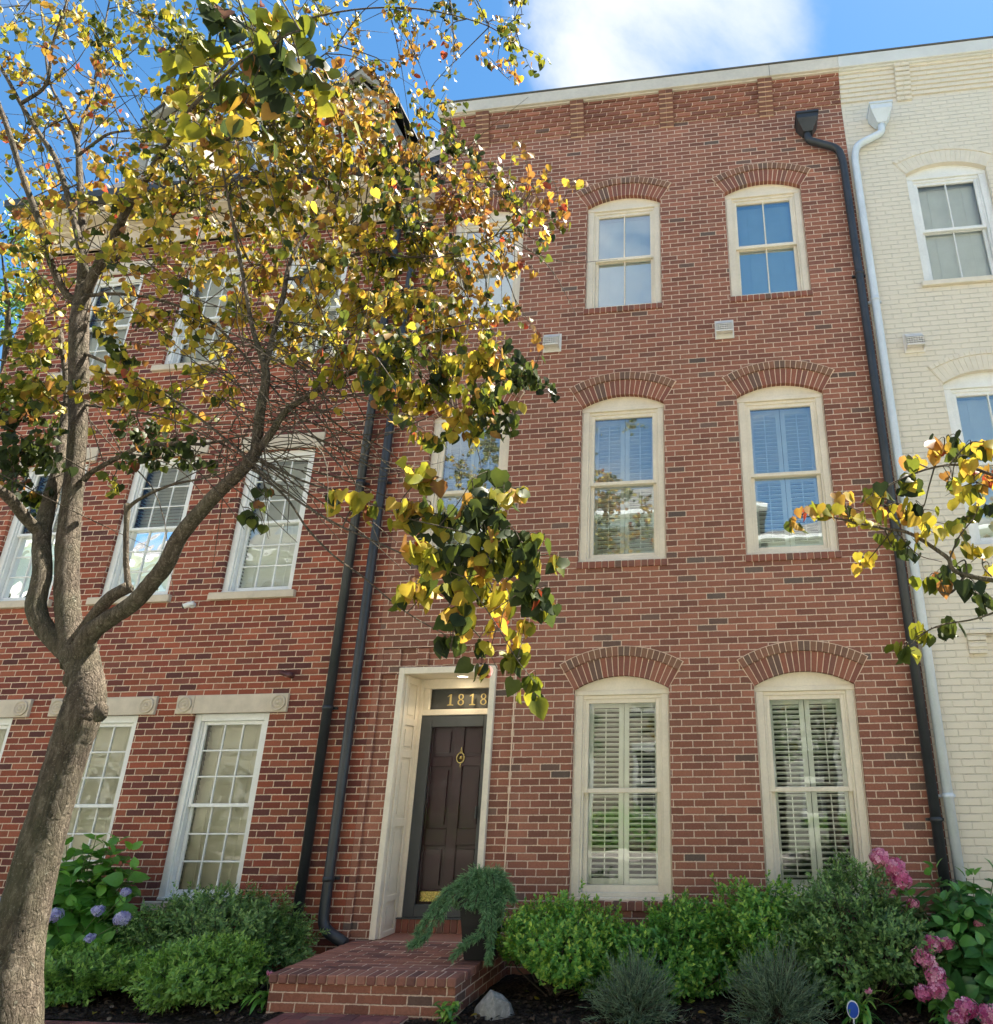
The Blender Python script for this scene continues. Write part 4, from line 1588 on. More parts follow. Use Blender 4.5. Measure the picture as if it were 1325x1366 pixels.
def shoots_shrub(name, label, cat, px, group, mat, base, rx, ry, h, nsh, nlf, ll, lw, stem='brownstem', spread=.95, up=.5, lumps=6, lump_amt=.30, tmid=.45, tsd=.2, shoot=.10, lower=-.8):
    """shrub of many short leafy shoots over a lumpy dome"""
    root = empty(name, base, label, cat, group)
    base = np.asarray(base, float)
    c = base + np.array([0, 0, h * .48])
    R = np.array([rx, ry, h * .52])
    D = rand_dirs(nsh * 2, .15)
    D = D[D[:, 2] > lower][:nsh]
    lc = rand_dirs(lumps * 3, .3)
    lum = np.max(D @ lc.T, axis=1)
    f = 1 - lump_amt * 1.6 + lump_amt * 2.6 * np.clip((lum - .7) / .3, 0, 1)
    f *= rng.uniform(.72, 1.06, len(D))
    f = np.where((rng.uniform(0, 1, len(D)) < .035) & (D[:, 2] > .3), f * rng.uniform(1.1, 1.28, len(D)), f)
    tip = c + D * R * f[:, None]
    tip[:, 2] = np.maximum(tip[:, 2], base[2] + .03)
    ax = unit(D * np.array([1, 1, .8]) + np.array([0, 0, up]) + rng.normal(0, .2, D.shape))
    lv = Leaves([(x * lw / ll / .48, y, z) for x, y, z in OVAL_T], OVAL_F)
    n = len(D)
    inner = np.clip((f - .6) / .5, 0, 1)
    for k in range(nlf):
        t = k / max(1, nlf - 1)
        ang = rng.uniform(0, 6.28, n) + k * 2.4
        a = unit(np.cross(ax, rng.normal(size=(n, 3))))
        bb = np.cross(ax, a)
        rad = a * np.cos(ang)[:, None] + bb * np.sin(ang)[:, None]
        pos = tip - ax * (shoot * (1 - t))[..., None] if np.ndim(t) else tip - ax * shoot * (1 - t)
        dr = rad * (spread + .5 * (1 - t)) + ax * (.35 + .6 * t)
        nr = ax + rng.normal(0, .25, (n, 3)) - rad * .3
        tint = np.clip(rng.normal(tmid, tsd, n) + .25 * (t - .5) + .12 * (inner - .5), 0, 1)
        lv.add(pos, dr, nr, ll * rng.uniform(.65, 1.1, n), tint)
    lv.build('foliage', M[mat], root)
    b = MB()
    for k in range(min(60, n)):
        j = rng.integers(0, n)
        m = (base + tip[j]) / 2 + rng.normal(0, .03, 3)
        b.tube([base + rng.normal(0, .03, 3) * np.array([1, 1, 0]), m, tip[j]], [.007, .005, .002], 4, caps=False)
    b.build('stem', M[stem], root, None, True)
    return root


def needle_shrub(name, label, cat, group, mat, base, rx, ry, h, n, seg=5):
    root = empty(name, base, label, cat, group)
    base = np.asarray(base, float)
    lv = Leaves([(-.5, 0, 0), (.5, 0, 0), (.3, 1, 0), (-.3, 1, 0)], [(0, 1, 2, 3)])
    lv.T = np.array([(-.045, 0, 0), (.045, 0, 0), (.02, 1, .02), (-.02, 1, .02)])
    D = rand_dirs(n * 2, .55)
    D = D[D[:, 2] > -.05][:n]
    n = len(D)
    ln = rng.uniform(.55, 1.05, n)
    b = MB()
    for i in range(n):
        e = base + D[i] * np.array([rx, ry, h]) * ln[i]
        m = base + D[i] * np.array([rx, ry, h]) * ln[i] * .5 + np.array([0, 0, .03])
        if i < 150:
            b.tube([base, m, e], [.004, .003, .001], 3, caps=False)
        ts = np.linspace(.35, 1., 16)[:, None]
        pos = base * (1 - ts) ** 2 + m * 2 * ts * (1 - ts) + e * ts ** 2
        ax = unit(e - m)
        dr = ax * .9 + rng.normal(0, .45, (16, 3)) + np.array([0, 0, .25])
        lv.add(pos, dr, rng.normal(size=(16, 3)), rng.uniform(.035, .065, 16), np.clip(rng.normal(.5, .22, 16) + .25 * (ts[:, 0] - .7), 0, 1))
    lv.build('foliage', M[mat], root)
    b.build('stem', M['brownstem'], root, None, True)
    return root


def flower_head(root, c, r, mat, n=70):
    """round mophead of four-petalled florets"""
    T, Fc = [], []
    for k in range(4):
        a = k * math.pi / 2
        ca, sa = math.cos(a), math.sin(a)
        q = [(0, 0, 0), (.62, .45, .12), (1.0, 0, .05), (.62, -.45, .12)]
        T += [(x * ca - y * sa, x * sa + y * ca, z) for x, y, z in q]
        Fc.append((4 * k, 4 * k + 1, 4 * k + 2, 4 * k + 3))
    lv = Leaves(T, Fc)
    k = np.arange(n)
    ph = np.arccos(1 - 1.7 * (k + .5) / n)
    th = k * 2.39996
    D = np.stack([np.sin(ph) * np.cos(th), np.sin(ph) * np.sin(th), np.cos(ph)], -1)
    D = unit(D + rng.normal(0, .06, D.shape))
    tilt = unit(np.array([.15, -.55, .8]))
    a = unit(np.cross(tilt, [1, 0, 0]))
    bq = np.cross(tilt, a)
    D = D[:, 0:1] * a + D[:, 1:2] * bq + D[:, 2:3] * tilt
    pos = np.asarray(c) + D * r * rng.uniform(.66, 1.10, (n, 1)) * np.array([1.08, 1.08, .88])
    D = unit(D + rng.normal(0, .28, D.shape))
    t1 = unit(np.cross(D, rng.normal(size=(n, 3))))
    lv.add(pos, t1, D, r * .34 * rng.uniform(.75, 1.25, n), np.clip(rng.normal(.55, .28, n), 0, 1))
    return lv.build('flower', M[mat], root, False)


def hydrangea(name, label, base, rx, ry, h, nst, size, mat, petals, heads, group=None):
    root = empty(name, base, label, 'hydrangea', group)
    base = np.asarray(base, float)
    lv = Leaves(BROAD_T, BROAD_F)
    b = MB()
    for i in range(nst):
        u_ = unit(rng.normal(0, 1, 3) + np.array([0, -.15, .35]))
        if u_[2] < -.1:
            u_[2] = abs(u_[2])
        e = base + u_ * np.array([rx, ry, h]) * rng.uniform(.6, 1.02)
        e[2] = max(e[2], base[2] + .12)
        m = base + (e - base) * .55 + np.array([0, 0, .10 * h])
        ts = np.linspace(0, 1, 6)[:, None]
        pth = base * (1 - ts) ** 2 + m * 2 * ts * (1 - ts) + e * ts ** 2
        b.tube(pth, [.006, .006, .005, .0045, .004, .003], 6, caps=False)
        ax = unit(pth[-1] - pth[-2])
        ax = unit(ax + np.array([0, 0, .5]))
        a = unit(np.cross(ax, rng.normal(size=3)))
        bb = np.cross(ax, a)
        for k in range(5):
            t = 1 - .13 * k
            p0 = base * (1 - t) ** 2 + m * 2 * t * (1 - t) + e * t ** 2
            for s in (-1, 1):
                d0 = (a if k % 2 == 0 else bb) * s
                dr = d0 * (1.0 if k else .7) + ax * (.30 if k else .75) + np.array([0, -.12, -.08 * k]) + rng.normal(0, .12, 3)
                sc = size * (.55 if k == 0 else rng.uniform(.8, 1.15))
                lv.add(p0 + unit(dr) * .02, dr, ax + rng.normal(0, .2, 3), sc, np.clip(rng.normal(.75 if k == 0 else .5 - .06 * k, .14), 0, 1))
    lv.build('foliage', M[mat], root)
    for c, r in heads:
        c = np.asarray(c)
        flower_head(root, c, r, petals)
        b.tube([base + np.array([0, 0, .05]), (base + c) / 2 + np.array([0, .02, .10]), c - np.array([0, -.01, r * .4])], [.005, .0045, .0035], 6, caps=False)
    b.build('stem', M['stem'], root, None, True)
    return root


def generic_tree(name, label, base, H, crown_c, crown_r, n_cl, per_cl, mat, leaf, group=None, pal=None, trunk_r=.14, barkm='bark', hide=None, cat='tree'):
    root = empty(name, base, label, cat, group)
    base = np.asarray(base, float)
    crown_c, crown_r = np.asarray(crown_c, float), np.asarray(crown_r, float)
    b = MB()
    top = crown_c + np.array([0, 0, crown_r[2] * .5])
    tr = smooth_path([(*(base - [0, 0, .1]), trunk_r * 1.35), (*(base + (crown_c - base) * [.1, .1, .4]), trunk_r), (*(base + (crown_c - base) * [.6, .6, .75]), trunk_r * .75), (*crown_c, trunk_r * .5), (*top, trunk_r * .15)], 6)
    b.tube(tr[:, :3], list(tr[:, 3]), 12, lump=.05)
    nodes = [tr[len(tr) // 3:]]
    for k in range(9):
        s = tr[rng.integers(len(tr) // 3, len(tr) - 3)]
        d = rand_dirs(1, .5)[0]
        e = crown_c + d * crown_r * .75
        m = (s[:3] + e) / 2 + np.array([0, 0, .1 * crown_r[2]])
        lb = smooth_path([(*s[:3], s[3] * .6), (*m, s[3] * .35), (*e, .01)], 6)
        b.tube(lb[:, :3], list(lb[:, 3]), 7, caps=False)
        nodes.append(lb)
    nodes = np.vstack(nodes)
    if pal is not None:
        lv = Leaves(HEART_T, HEART_F)
    else:
        lv = Leaves(OVAL_T, OVAL_F)
    tw = b
    for k in range(n_cl):
        d = rand_dirs(1)[0]
        c = crown_c + d * crown_r * rng.uniform(.35, 1.0) ** .6
        rr = crown_r.mean() * rng.uniform(.14, .24)
        if pal:
            leafy_cluster(tw, lv, nodes, c, np.full(3, rr), per_cl, rng.choice(pal), leaf)
        else:
            n = per_cl
            pos = c + np.clip(rng.normal(0, .5, (n, 3)), -1.2, 1.2) * rr
            lv.add(pos, rng.normal(0, .6, (n, 3)) + [0, 0, -.4], rng.normal(0, .6, (n, 3)) + [0, 0, .7], leaf * rng.uniform(.7, 1.2, n), np.clip(rng.normal(.5, .2, n) + rng.uniform(-.15, .15), 0, 1))
            i = int(np.argmin(np.linalg.norm(nodes[:, :3] - c, axis=1)))
            tw.tube([nodes[i, :3], (nodes[i, :3] + c) / 2 + [0, 0, .05], c], [.02, .012, .004], 4, caps=False)
    lv.build('crown', M[mat], root)
    tw.build('trunk', M[barkm], root, None, True)
    return root


# ================================================================== TREE 1: the redbud on the left
def dY_near(Y):
    return Y < -4.1


def redbud():
    TY = -3.4
    base = np.array([-2.17, TY - .02, GZ - .03])
    root = empty('redbud_tree', tuple(base), 'leaning redbud tree with yellow heart-shaped leaves in front of the red brick townhouse', 'tree')
    b = MB()
    limbs = []

    def limb(rows, sides=10, lump=.04, k=5):
        rows = [(a_, b_, c_, d_ * (.84 if d_ > 12 else .78)) for a_, b_, c_, d_ in rows]
        p = smooth_path(px_limb(rows) if len(rows[0]) == 4 and rows[0][0] > 3 or True else rows, k)
        b.tube(p[:, :3], list(p[:, 3]), sides, lump=lump)
        limbs.append(p)
        return p
    q = px_limb([(a_, b_, c_, d_ * .87) for a_, b_, c_, d_ in [(20, 1290, TY, 70), (34, 1210, TY, 65), (62, 1100, TY, 57), (86, 1020, TY, 53), (104, 965, TY, 56), (115, 930, TY, 52), (114, 900, TY, 45), (104, 868, TY, 50)]])
    q = [(*base, .175), (base[0] + .005, TY, GZ + .15, .150)] + q
    p = smooth_path(q, 12)
    b.tube(p[:, :3], list(p[:, 3]), 30, lump=.028)
    limbs.append(p)
    # old pruned stub and knots on the trunk
    for (px, py, wd) in ((96, 935, 22), (134, 950, 20), (92, 905, 16), (122, 862, 14), (50, 812, 16)):
        c = at(px, py, TY - .06)
        bm = bmesh.new()
        bmesh.ops.create_icosphere(bm, subdivisions=2, radius=wd * .5 * depth(c) / F_PX)
        for v in bm.verts:
            v.co = Vector(c) + Vector((v.co.x, v.co.y, v.co.z * 1.6)) * random.uniform(.80, .96)
        b.add_bm(bm, 0, True)
    # main stem
    limb([(103, 885, TY, 44), (92, 830, TY, 36), (89, 780, TY, 33), (91, 720, TY, 32), (99, 640, TY, 27), (104, 570, TY, 26), (105, 500, TY, 28), (106, 430, TY, 26), (112, 385, TY, 22)], 14)
    # second stem on its left
    limb([(100, 880, TY, 30), (66, 847, TY - .05, 27), (48, 812, TY - .08, 28), (56, 765, TY - .08, 26), (56, 713, TY - .06, 24), (68, 662, TY, 21), (80, 621, TY + .05, 19), (85, 575, TY + .1, 15), (90, 520, TY + .15, 11), (80, 440, TY + .2, 8)], 12)
    limb([(55, 712, TY - .06, 18), (33, 690, TY - .2, 17), (13, 665, TY - .35, 16), (-12, 645, TY - .5, 14), (-60, 600, TY - .8, 10), (-110, 520, TY - 1., 6)], 10)
    # right limb
    R_ = limb([(106, 880, TY - .03, 34), (118, 848, TY - .08, 30), (142, 828, TY - .12, 27), (176, 806, TY - .2, 25), (200, 780, TY - .25, 25), (222, 752, TY - .3, 25), (242, 713, TY - .35, 24), (284, 664, TY - .42, 21), (324, 626, TY - .5, 19), (342, 602, TY - .5, 19)], 12)
    limb([(106, 850, TY - .03, 22), (143, 801, TY - .15, 19), (172, 783, TY - .18, 19)], 10)
    limb([(172, 790, TY - .18, 11), (169, 760, TY - .18, 9), (168, 723, TY - .2, 8.5), (170, 672, TY - .22, 9)], 8, .10)
    limb([(170, 678, TY - .22, 7), (186, 666, TY - .24, 6), (225, 648, TY - .3, 5), (272, 638, TY - .4, 3.5), (310, 628, TY - .5, 2)], 6)
    limb([(341, 606, TY - .5, 17), (347, 551, TY - .5, 15), (355, 505, TY - .5, 13), (352, 485, TY - .5, 12), (337, 438, TY - .5, 8), (330, 400, TY - .5, 7), (320, 345, TY - .5, 6), (307, 277, TY - .55, 5), (300, 240, TY - .6, 3.5), (285, 170, TY - .8, 2)], 8)
    limb([(352, 495, TY - .5, 11), (364, 450, TY - .45, 9), (378, 395, TY - .4, 8), (384, 360, TY - .35, 7), (396, 330, TY - .3, 5), (418, 300, TY - .2, 4), (450, 270, TY - .1, 3)], 8)
    limb([(342, 603, TY - .5, 13), (363, 576, TY - .5, 12), (382, 548, TY - .5, 11), (426, 520, TY - .5, 9), (483, 489, TY - .5, 7), (530, 460, TY - .5, 5), (590, 440, TY - .5, 3), (640, 430, TY - .4, 2)], 8)
    limb([(384, 372, TY - .35, 6), (400, 369, TY - .35, 6), (454, 347, TY - .3, 6), (496, 336, TY - .2, 5), (553, 343, TY - .1, 4), (617, 334, TY, 3), (671, 309, TY + .1, 2)], 7)
    limb([(449, 349, TY - .3, 5), (481, 298, TY - .1, 4.5), (500, 277, TY, 4), (540, 262, TY + .1, 3), (580, 246, TY + .2, 2), (660, 235, TY + .25, 1.6)], 6)
    # upper stems
    limb([(112, 392, TY, 20), (110, 340, TY + .03, 13), (110, 298, TY + .05, 12), (106, 232, TY + .1, 10), (103, 190, TY + .12, 8), (86, 148, TY + .15, 5), (66, 107, TY + .2, 4), (58, 40, TY + .25, 3), (50, -40, TY + .3, 2)], 8)
    limb([(103, 195, TY + .12, 6), (110, 162, TY + .15, 5), (122, 128, TY + .2, 4), (135, 60, TY + .25, 3), (150, -20, TY + .3, 2)], 6)
    limb([(106, 206, TY + .1, 5), (130, 188, TY + .05, 4.5), (150, 177, TY, 4), (200, 170, TY - .1, 3), (260, 150, TY - .2, 2)], 6)
    limb([(116, 372, TY, 13), (98, 290, TY - .05, 10), (76, 216, TY - .1, 9), (54, 181, TY - .15, 8), (27, 137, TY - .2, 7), (7, 100, TY - .25, 6), (-30, 40, TY - .3, 4)], 8)
    limb([(108, 400, TY, 13), (88, 392, TY - .05, 12), (67, 348, TY - .15, 11), (51, 293, TY - .25, 10), (29, 232, TY - .35, 9), (9, 168, TY - .45, 8), (-20, 90, TY - .55, 5)], 8)
    limb([(115, 392, TY, 16), (126, 364, TY - .05, 15), (154, 311, TY - .15, 13), (177, 265, TY - .25, 12), (199, 232, TY - .35, 11), (214, 205, TY - .42, 9), (250, 150, TY - .7, 7), (300, 100, TY - 1.2, 5), (350, 60, TY - 1.9, 4), (400, 40, TY - 2.5, 3)], 9)
    limb([(122, 372, TY, 9), (150, 348, TY - .05, 8), (188, 326, TY - .1, 7), (228, 291, TY - .2, 6), (244, 262, TY - .25, 5), (258, 230, TY - .3, 4), (300, 190, TY - .3, 3), (370, 120, TY - .2, 2.5), (450, 60, TY, 2)], 7)
    limb([(30, 137, TY - .2, 6), (62, 112, TY - .25, 5), (70, 60, TY - .3, 4), (90, 0, TY - .4, 3)], 6)
    limb([(250, 150, TY - .6, 4), (330, 60, TY - .4, 3.5), (430, 20, TY - .2, 3), (540, 10, TY, 2.5), (640, 30, TY + .1, 2), (690, 60, TY + .1, 1.5)], 6)
    # horizontals from the main stem
    limb([(112, 640, TY, 11), (125, 628, TY - .03, 8), (164, 607, TY - .1, 8), (195, 594, TY - .15, 7), (246, 592, TY - .25, 6), (275, 592, TY - .3, 5), (330, 580, TY - .4, 3)], 8)
    limb([(104, 545, TY, 6), (60, 532, TY - .1, 5), (10, 525, TY - .2, 4), (-50, 510, TY - .4, 3)], 6)
    limb([(112, 540, TY, 5), (170, 548, TY - .1, 4), (230, 560, TY - .2, 3), (290, 590, TY - .3, 2.2)], 6)
    limb([(110, 395, TY, 7), (160, 392, TY - .05, 6), (220, 402, TY - .1, 5), (282, 430, TY - .2, 5), (340, 490, TY - .4, 4), (400, 560, TY - .6, 3), (470, 640, TY - .9, 2.5)], 6)
    limb([(110, 470, TY, 6), (170, 497, TY - .1, 5), (236, 536, TY - .3, 4.6), (300, 585, TY - .5, 4), (380, 655, TY - .7, 4), (445, 697, TY - .85, 3.8), (500, 722, TY - .95, 3.2), (545, 742, TY - 1., 2.6), (620, 770, TY - 1.1, 2)], 6)
    limb([(330, 618, TY - .45, 6), (380, 662, TY - .6, 4), (410, 705, TY - .7, 3.6), (446, 742, TY - .8, 3.2), (485, 770, TY - .9, 2.8), (520, 800, TY - .95, 2.4), (550, 822, TY - 1., 2), (600, 850, TY - 1.05, 1.6)], 6)
    limb([(342, 610, TY - .5, 6), (400, 640, TY - .65, 4), (470, 662, TY - .8, 3), (540, 690, TY - .9, 2.6), (600, 705, TY - 1., 2.2), (690, 730, TY - 1.05, 1.6)], 6)
    limb([(620, 770, TY - 1.1, 2.4), (660, 830, TY - 1.05, 2), (690, 880, TY - 1., 1.8), (715, 912, TY - .98, 1.4)], 5)
    for _ in range(64):                                       # bare criss-cross twigs to the right of the fork
        x, y = rng.uniform(250, 430), rng.uniform(440, 640)
        l = rng.uniform(60, 190)
        an = rng.uniform(-.2, .9)
        Y = TY - rng.uniform(.2, .8)
        limb([(x, y, Y, 2.2), (x + l * .5 * math.cos(an), y + l * .5 * math.sin(an) - 6, Y - .04, 1.8), (x + l * math.cos(an), y + l * math.sin(an), Y - .1, 1.0)], 4, 0, 3)
    nodes = np.vstack(limbs)
    up_ = nodes[nodes[:, 2] > 3.6]
    for _ in range(240):                                       # fine twigs all through the crown
        s0 = up_[rng.integers(len(up_))]
        d_ = unit(rng.normal(0, 1, 3) + np.array([.35, 0, .25]))
        l_ = rng.uniform(.35, 1.2)
        e_ = s0[:3] + d_ * l_
        m_ = (s0[:3] + e_) / 2 + rng.normal(0, .07, 3) * l_
        pt_ = smooth_path([(*s0[:3], min(s0[3], .005)), (*m_, .0036), (*e_, .0014)], 4)
        b.tube(pt_[:, :3], list(pt_[:, 3]), 4, caps=False)
    lv = Leaves(HEART_T, HEART_F)
    tw = b
    cl = []

    def C(px, py, dY, rp, n, pal, size=.085, flat=1.):
        cl.append((px, py, TY + dY, rp, n, pal, size, flat))
    # top left, seen against the sky
    for px, py, n, pal in ((20, 30, 45, 'mix'), (90, 20, 40, 'gold'), (40, 110, 30, 'gold'), (150, 60, 60, 'green'), (200, 30, 60, 'mix'), (20, 200, 26, 'orange'), (75, 160, 26, 'mix'),
                           (130, 150, 26, 'orange'), (60, 240, 30, 'gold'), (20, 320, 22, 'gold'), (140, 220, 24, 'orange'), (60, 330, 26, 'mix'), (25, 400, 34, 'gold'), (160, 280, 22, 'gold'),
                           (70, 395, 26, 'gold'), (145, 335, 24, 'gold'), (30, 270, 20, 'orange'), (110, 100, 20, 'orange')):
        C(px, py, rng.uniform(-.5, .5), 46, n, pal, .078)
    # top centre, thick
    for px, py, n, pal in ((250, 60, 70, 'green'), (300, 120, 70, 'green'), (240, 130, 60, 'mix'), (360, 160, 60, 'green'), (300, 190, 60, 'gold'), (400, 90, 60, 'mix'), (340, 30, 60, 'green'),
                           (420, 190, 60, 'gold'), (250, 210, 50, 'green'), (210, 180, 36, 'mix'), (360, 235, 60, 'gold'), (440, 140, 50, 'orange')):
        C(px, py, rng.uniform(-.9, .0), 52, n, pal, .082)
    for px, py, n, pal in ((330, 120, 40, 'green'), (380, 170, 40, 'mix'), (430, 120, 34, 'dusk'), (470, 150, 40, 'mix'), (500, 180, 36, 'orange'), (300, 230, 40, 'gold'), (240, 260, 36, 'mix'),
                           (180, 240, 26, 'gold'), (400, 220, 44, 'mix'), (520, 220, 36, 'dusk'), (120, 280, 22, 'gold'), (60, 280, 20, 'mix'), (280, 90, 40, 'green')):
        C(px, py, rng.uniform(-.5, .2), 48, n, pal, .080)
    # close over the viewer: few, large and dark
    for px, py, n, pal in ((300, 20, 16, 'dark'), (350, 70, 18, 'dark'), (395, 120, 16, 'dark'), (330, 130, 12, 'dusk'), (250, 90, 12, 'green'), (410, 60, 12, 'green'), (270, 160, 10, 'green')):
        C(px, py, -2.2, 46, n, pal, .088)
    # broad middle
    for px, py, n, pal in ((210, 300, 44, 'gold'), (270, 280, 50, 'gold'), (330, 300, 54, 'gold'), (395, 280, 54, 'mix'), (450, 240, 54, 'mix'), (500, 210, 50, 'orange'), (470, 300, 60, 'gold'),
                           (530, 270, 54, 'dusk'), (560, 210, 40, 'orange'), (215, 365, 36, 'gold'), (280, 350, 44, 'gold'), (350, 365, 44, 'gold'), (430, 350, 60, 'gold'), (500, 350, 60, 'dusk'),
                           (560, 330, 60, 'mix'), (420, 420, 60, 'gold'), (480, 410, 70, 'gold'), (540, 400, 70, 'gold'), (460, 470, 56, 'mix'), (530, 470, 70, 'dusk'), (585, 440, 56, 'gold'), (380, 450, 30, 'gold')):
        C(px, py, rng.uniform(-.7, .25), 50, n, pal, .078)
    # upper right, thinner, rusty
    for px, py, n, pal in ((610, 200, 36, 'dusk'), (640, 250, 42, 'orange'), (680, 270, 38, 'dusk'), (600, 270, 44, 'orange'), (650, 320, 40, 'orange'), (710, 250, 22, 'orange'), (740, 290, 24, 'orange'),
                           (620, 380, 44, 'orange'), (680, 360, 22, 'orange'), (650, 430, 36, 'gold'), (690, 410, 14, 'orange'), (600, 330, 40, 'mix'), (715, 320, 14, 'dusk'), (580, 160, 24, 'dusk')):
        C(px, py, rng.uniform(-.1, .5), 40, n, pal, .076)
    # strands hanging from the top edge
    for px, py, n, pal in ((470, 40, 22, 'gold'), (500, 90, 20, 'orange'), (540, 20, 24, 'dusk'), (550, 70, 22, 'orange'), (600, 10, 20, 'dusk'), (610, 60, 12, 'orange'), (650, 30, 18, 'mix'), (680, 55, 24, 'dusk'),
                           (665, 90, 12, 'orange'), (470, 110, 20, 'dusk'), (520, 130, 14, 'orange'), (430, 20, 26, 'mix'), (580, 110, 8, 'mix'), (690, 20, 12, 'dusk')):
        C(px, py, rng.uniform(-.1, .4), 30, n, pal, .074)
    # left edge, lower: shade of the crown put into the dark leaf tints
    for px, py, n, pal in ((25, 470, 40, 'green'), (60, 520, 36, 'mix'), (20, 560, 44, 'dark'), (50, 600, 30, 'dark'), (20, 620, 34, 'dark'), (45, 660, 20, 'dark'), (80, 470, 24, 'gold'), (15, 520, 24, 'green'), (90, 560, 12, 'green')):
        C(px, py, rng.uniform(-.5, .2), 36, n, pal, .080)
    # between the stems
    for px, py, n, pal in ((150, 420, 22, 'gold'), (200, 430, 26, 'gold'), (260, 430, 24, 'gold'), (160, 480, 20, 'dusk'), (140, 520, 26, 'gold'), (190, 525, 32, 'gold'), (230, 540, 20, 'green'), (270, 500, 16, 'gold'),
                           (300, 470, 12, 'gold'), (180, 570, 22, 'dark'), (230, 600, 20, 'dark'), (300, 530, 10, 'gold'), (260, 610, 14, 'dark'), (190, 610, 14, 'dark'), (320, 420, 26, 'gold'), (150, 640, 5, 'green'), (330, 690, 4, 'dark'), (360, 660, 6, 'dark')):
        C(px, py, rng.uniform(-.5, .0), 34, n, pal, .076)
    # right middle
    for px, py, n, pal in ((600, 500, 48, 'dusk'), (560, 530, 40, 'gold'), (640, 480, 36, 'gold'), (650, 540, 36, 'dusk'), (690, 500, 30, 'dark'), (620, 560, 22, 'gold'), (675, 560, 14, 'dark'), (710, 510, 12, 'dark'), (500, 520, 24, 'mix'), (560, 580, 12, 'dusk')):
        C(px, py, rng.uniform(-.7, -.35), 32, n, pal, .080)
    # low hanging spray to the right
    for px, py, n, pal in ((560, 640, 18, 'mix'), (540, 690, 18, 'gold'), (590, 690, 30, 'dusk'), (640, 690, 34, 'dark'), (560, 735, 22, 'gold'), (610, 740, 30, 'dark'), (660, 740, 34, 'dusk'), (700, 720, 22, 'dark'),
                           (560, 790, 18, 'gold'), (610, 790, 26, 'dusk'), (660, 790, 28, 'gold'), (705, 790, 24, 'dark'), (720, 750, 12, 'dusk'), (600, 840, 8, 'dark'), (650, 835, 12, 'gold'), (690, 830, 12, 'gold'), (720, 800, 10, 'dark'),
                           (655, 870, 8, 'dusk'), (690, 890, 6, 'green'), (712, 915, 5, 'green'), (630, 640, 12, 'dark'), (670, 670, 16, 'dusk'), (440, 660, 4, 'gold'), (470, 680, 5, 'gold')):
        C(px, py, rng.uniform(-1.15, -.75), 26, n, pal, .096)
    for px, py, Y, rp, n, pal, size, flat in cl:
        c = at(px, py, Y)
        r = rp * depth(c) / F_PX * (1.28 if py < 600 or py > 600 and px > 500 else 1.)
        leafy_cluster(tw, lv, nodes, c, np.array([r, r * 1.25, r]), int(n * (1.9 if dY_near(Y) and py < 250 else 1.6 if dY_near(Y) else 3.1)), pal, size * (1. if dY_near(Y) and py < 250 else .88 if dY_near(Y) else .80))
    lv.build('crown', M['redbud'], root)
    tw.build('trunk', M['bark'], root, None, True)


redbud()


